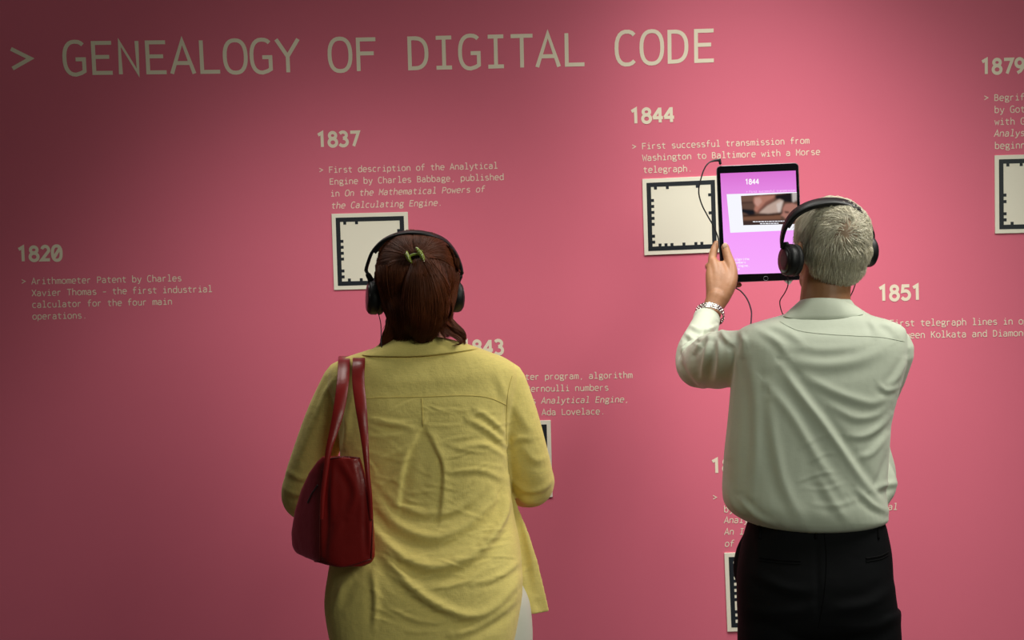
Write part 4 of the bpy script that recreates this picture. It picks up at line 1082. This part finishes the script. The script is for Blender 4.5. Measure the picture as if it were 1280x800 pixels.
# display image: camera view of the pink wall (brighter towards the bottom of the picture shown on it)
ms = bpy.data.materials.new('screen_picture'); ms.use_nodes = True; N = ms.node_tree.nodes; L = ms.node_tree.links
N.remove(N['Principled BSDF']); em = N.new('ShaderNodeEmission'); L.new(em.outputs[0], N['Material Output'].inputs[0])
uvn = N.new('ShaderNodeUVMap'); sp = N.new('ShaderNodeSeparateXYZ'); L.new(uvn.outputs[0], sp.inputs[0])
rp = N.new('ShaderNodeValToRGB'); L.new(sp.outputs[1], rp.inputs[0])
rp.color_ramp.elements[0].color = (.95, .42, 1.0, 1); rp.color_ramp.elements[0].position = 0
rp.color_ramp.elements[1].color = (.66, .14, .60, 1); rp.color_ramp.elements[1].position = 1
e_ = rp.color_ramp.elements.new(.42); e_.color = (.92, .36, .97, 1)
e_ = rp.color_ramp.elements.new(.80); e_.color = (.78, .24, .76, 1)
L.new(rp.outputs[0], em.inputs[0]); em.inputs[1].default_value = 1.0
def quad(name, uv4, d, m, parent):
    bm = bmesh.new(); ul = bm.loops.layers.uv.new('UVMap')
    f = bm.faces.new([bm.verts.new(T(u, v, d)) for u, v in uv4])
    for lp, (u, v) in zip(f.loops, uv4): lp[ul].uv = (u, 1 - v)
    return from_bm(name, bm, m, parent)
def TP(px, py):   # photo pixel -> tablet uv
    p = W(px, py, YT); return ((p - tc_).dot(e1) / TW + .5, .5 - (p - tc_).dot(e3) / TH)
def TQ(*pts): return [TP(*p) for p in pts]
screen = quad('screen', TQ((900.3, 216.8), (994.6, 213.2), (999.5, 340.5), (906.5, 343.5)), .0007, ms, tab)
white = emat('screen_white', (.93, .93, 1.0), 1.0); txt = emat('screen_lettering', (1, .93, 1), 1.0)
card = quad('white_card', TQ((908.2, 242.8), (995.8, 240.0), (997.3, 287.5), (912.8, 291.0)), .0009, white, screen)
# the video still shown on the card: a wooden key, two hands and a paper strip, as coloured points of the picture
def S8(x, y): return (890 + x / 5, 200 + y / 5)   # from an enlarged view of the tablet
VP = [((.115, .062, .045), [(150, 150), (600, 150), (600, 450), (150, 450)]),
      ((.16, .085, .06), [(180, 225), (262, 225), (262, 262), (180, 262)]), ((.07, .035, .028), [(180, 262), (262, 258), (262, 268), (180, 272)]),
      ((.012, .010, .012), [(395, 222), (500, 205), (500, 266), (450, 262), (395, 240)]), ((.010, .010, .014), [(186, 305), (265, 312), (268, 337), (235, 342), (186, 324)]),
      ((.19, .085, .05), [(195, 352), (430, 338), (430, 368), (195, 376)]), ((.03, .015, .012), [(195, 343), (440, 330), (440, 342), (195, 354)]), ((.05, .028, .025), [(195, 378), (440, 370), (440, 410), (195, 410)]),
      ((.50, .36, .30), [(292, 330), (345, 285), (420, 245), (445, 255), (425, 325), (350, 334)]), ((.62, .52, .47), [(400, 275), (440, 255), (425, 325), (410, 325)]),
      ((.42, .18, .13), [(262, 232), (300, 224), (395, 220), (380, 245), (340, 262), (310, 300), (285, 330), (262, 312), (270, 285), (258, 262)]),
      ((.20, .08, .06), [(335, 262), (395, 232), (385, 255), (330, 290), (295, 325), (276, 328), (310, 290)]), ((.55, .30, .24), [(268, 238), (300, 236), (312, 262), (285, 292), (266, 270)]),
      ((.40, .18, .14), [(440, 300), (455, 275), (500, 270), (540, 285), (540, 372), (470, 375), (440, 350), (425, 345), (440, 330)]), ((.03, .015, .015), [(448, 318), (480, 322), (478, 332), (455, 330)]),
      ((.55, .50, .47), [(497, 200), (512, 200), (515, 262), (500, 262)]), ((.75, .72, .70), [(515, 200), (522, 200), (526, 256), (519, 256)])]
GX, GY = 96, 54
yy, xx = np.mgrid[0:GY * 2, 0:GX * 2]
tl, tr, br, bl = np.array((180., 225)), np.array((528., 205)), np.array((538., 400)), np.array((195., 408))
uu = (xx + .5) / (GX * 2); vv = (yy + .5) / (GY * 2)
pt = ((tl * (1 - uu[..., None]) + tr * uu[..., None]) * (1 - vv[..., None]) + (bl * (1 - uu[..., None]) + br * uu[..., None]) * vv[..., None])
img = np.zeros((GY * 2, GX * 2, 3))
for colr, poly in VP:
    ins = np.zeros(img.shape[:2], bool); n_ = len(poly)
    for a_ in range(n_):
        (x1, y1), (x2, y2) = poly[a_], poly[(a_ + 1) % n_]
        c_ = ((y1 > pt[..., 1]) != (y2 > pt[..., 1])) & (pt[..., 0] < (x2 - x1) * (pt[..., 1] - y1) / (y2 - y1 + 1e-9) + x1)
        ins ^= c_
    img[ins] = colr
for _ in range(3):
    pad = np.pad(img, ((2, 2), (2, 2), (0, 0)), 'edge'); img = sum(pad[a:a + GY * 2, b:b + GX * 2] for a in range(5) for b in range(5)) / 25
me = bpy.data.meshes.new('video_picture'); vv_ = []; fs_ = []
for a in range(GY):
    for b in range(GX):
        u_, v_ = b / (GX - 1), a / (GY - 1)
        q = (tl * (1 - u_) + tr * u_) * (1 - v_) + (bl * (1 - u_) + br * u_) * v_
        vv_.append(T(*TP(*S8(*q)), .0012))
        if a < GY - 1 and b < GX - 1: k = a * GX + b; fs_.append((k, k + 1, k + GX + 1, k + GX))
me.from_pydata(vv_, [], fs_)
ca = me.color_attributes.new('picture', 'FLOAT_COLOR', 'POINT')
cc_ = np.ones((GY * GX, 4)); cc_[:, :3] = img[(np.linspace(0, GY * 2 - 1, GY).astype(int))][:, np.linspace(0, GX * 2 - 1, GX).astype(int)].reshape(-1, 3)
ca.data.foreach_set('color', cc_.reshape(-1))
mv = emat('video_picture_light', (1, 1, 1)); at_ = mv.node_tree.nodes.new('ShaderNodeAttribute'); at_.attribute_name = 'picture'
mv.node_tree.links.new(at_.outputs['Color'], mv.node_tree.nodes['Emission'].inputs[0])
link('video_picture', me, mv, screen)
def tab_text(name, s, x0, y0, pitch, slope, wd, em=None, d=.0012, m=txt, wf=1):
    bm = bmesh.new(); cell = line_cell(x0, y0, pitch, slope, .03, em)
    for i, ch in enumerate(s):
        for st in G.get(ch, []):
            for q in ribbon(st, wd):
                bm.faces.new([bm.verts.new(T(*TP(*cell(i + x / .5, y)), d)) for x, y in q])
    return from_bm(name, bm, m, screen)
tab_text('screen_lettering', '1844', 931.4, 230.6, 4.35, -.03, .14, 10.4)
tab_text('screen_lettering', '> First successful transmission', 932.5, 241.2, 2.0, -.035, .10, 4.2, m=emat('screen_faint_lettering', (1, .62, 1)))
tab_text('screen_lettering', 'algorithm', 918.5, 325.4, 2.0, -.02, .10, 4.1)
tab_text('screen_lettering', 'numbers', 918.2, 329.4, 2.0, -.02, .10, 4.1)
tab_text('screen_lettering', 'l Engine,', 919.0, 333.6, 2.0, -.02, .10, 4.1)
tab_text('screen_lettering', 'ace.', 918.5, 337.6, 2.0, -.02, .10, 4.1)
bm = bmesh.new()
for (x0, x1, y, sl) in ((941, 983, 277.2, -.02), (950, 973, 279.6, -.02)):
    x = x0
    while x < x1:
        l = random.uniform(1.5, 4.0); yy = y + (x - x0) * sl
        bm.faces.new([bm.verts.new(T(*TP(*p), .0018)) for p in ((x, yy - .55), (min(x + l, x1), yy - .55), (min(x + l, x1), yy + .55), (x, yy + .55))]); x += l + .7
from_bm('screen_subtitle', bm, white, screen)
bm = bmesh.new(); hb = T(*TP(957.2, 348.2), .0008); q = (-e2).to_track_quat('Z', 'Y').to_matrix()
rr = []
for k in range(28):
    a = 2 * math.pi * k / 28
    rr.append([hb + e1 * ((.0058 + .0006 * math.cos(b)) * math.cos(a)) + e3 * ((.0058 + .0006 * math.cos(b)) * math.sin(a)) + e2 * (.0004 * math.sin(b)) for b in (0, 1.57, 3.14, 4.71)])
rr.append(rr[0]); rings_to_bm(bm, rr, cap=False); from_bm('home_button', bm, M['alu'], tab, True)
# audio cable with angled plug into the tablet's top edge
cab = empty('audio_cable', W(899, 203, YT), 'thin black audio cable looping down from the top left corner of the tablet', 'cable')
bm = bmesh.new()
ptube(bm, [(893, 201.0, -.507, .0019), (886, 203.5, -.515, .0019), (880, 212, -.52, .0019), (875, 228, -.525, .0019), (873.5, 241, -.525, .0019), (877, 255, -.522, .0019), (884, 269, -.518, .0019), (892, 283, -.515, .0019), (897.5, 297, -.514, .0019), (899.5, 312, -.520, .0019), (903, 330, -.515, .0019),
           (907, 350, -.49, .0019), (917, 358.5, -.50, .0019), (926, 364, -.52, .0019), (934, 374, -.55, .0019), (939, 388, -.60, .0019), (939, 400, -.66, .0019), (938, 410, -.72, .0019)], n=8, seg=8)
from_bm('wire', bm, M['blk'], cab, True)
bm = bmesh.new(); ptube(bm, [(890, 201.8, -.507, .0022), (894, 200.6, -.506, .0030), (899.3, 200.4, -.505, .0036)], n=4, seg=12)
ptube(bm, [(899.6, 200.0, -.5055, .0038), (900.3, 204.3, -.5055, .0036)], n=3, seg=12)
from_bm('plug', bm, M['blk'], cab, True)
# little pale tag peeping out below the tablet
bm = bmesh.new()
a = [W(*p, -.498) for p in ((979.8, 350.8), (991.2, 350.2), (988.8, 353.5), (986.6, 356.3), (984.2, 354.6))]
fa = [bm.verts.new(p + Vector((0, 0, .0))) for p in a]; fb = [bm.verts.new(p + Vector((0, .003, 0))) for p in a]
bm.faces.new(fa); bm.faces.new(fb[::-1])
for i in range(5): bm.faces.new((fa[i], fb[i], fb[(i + 1) % 5], fa[(i + 1) % 5]))
bmesh.ops.recalc_face_normals(bm, faces=bm.faces)
from_bm('corner_tag', bm, M['tag'], tab)
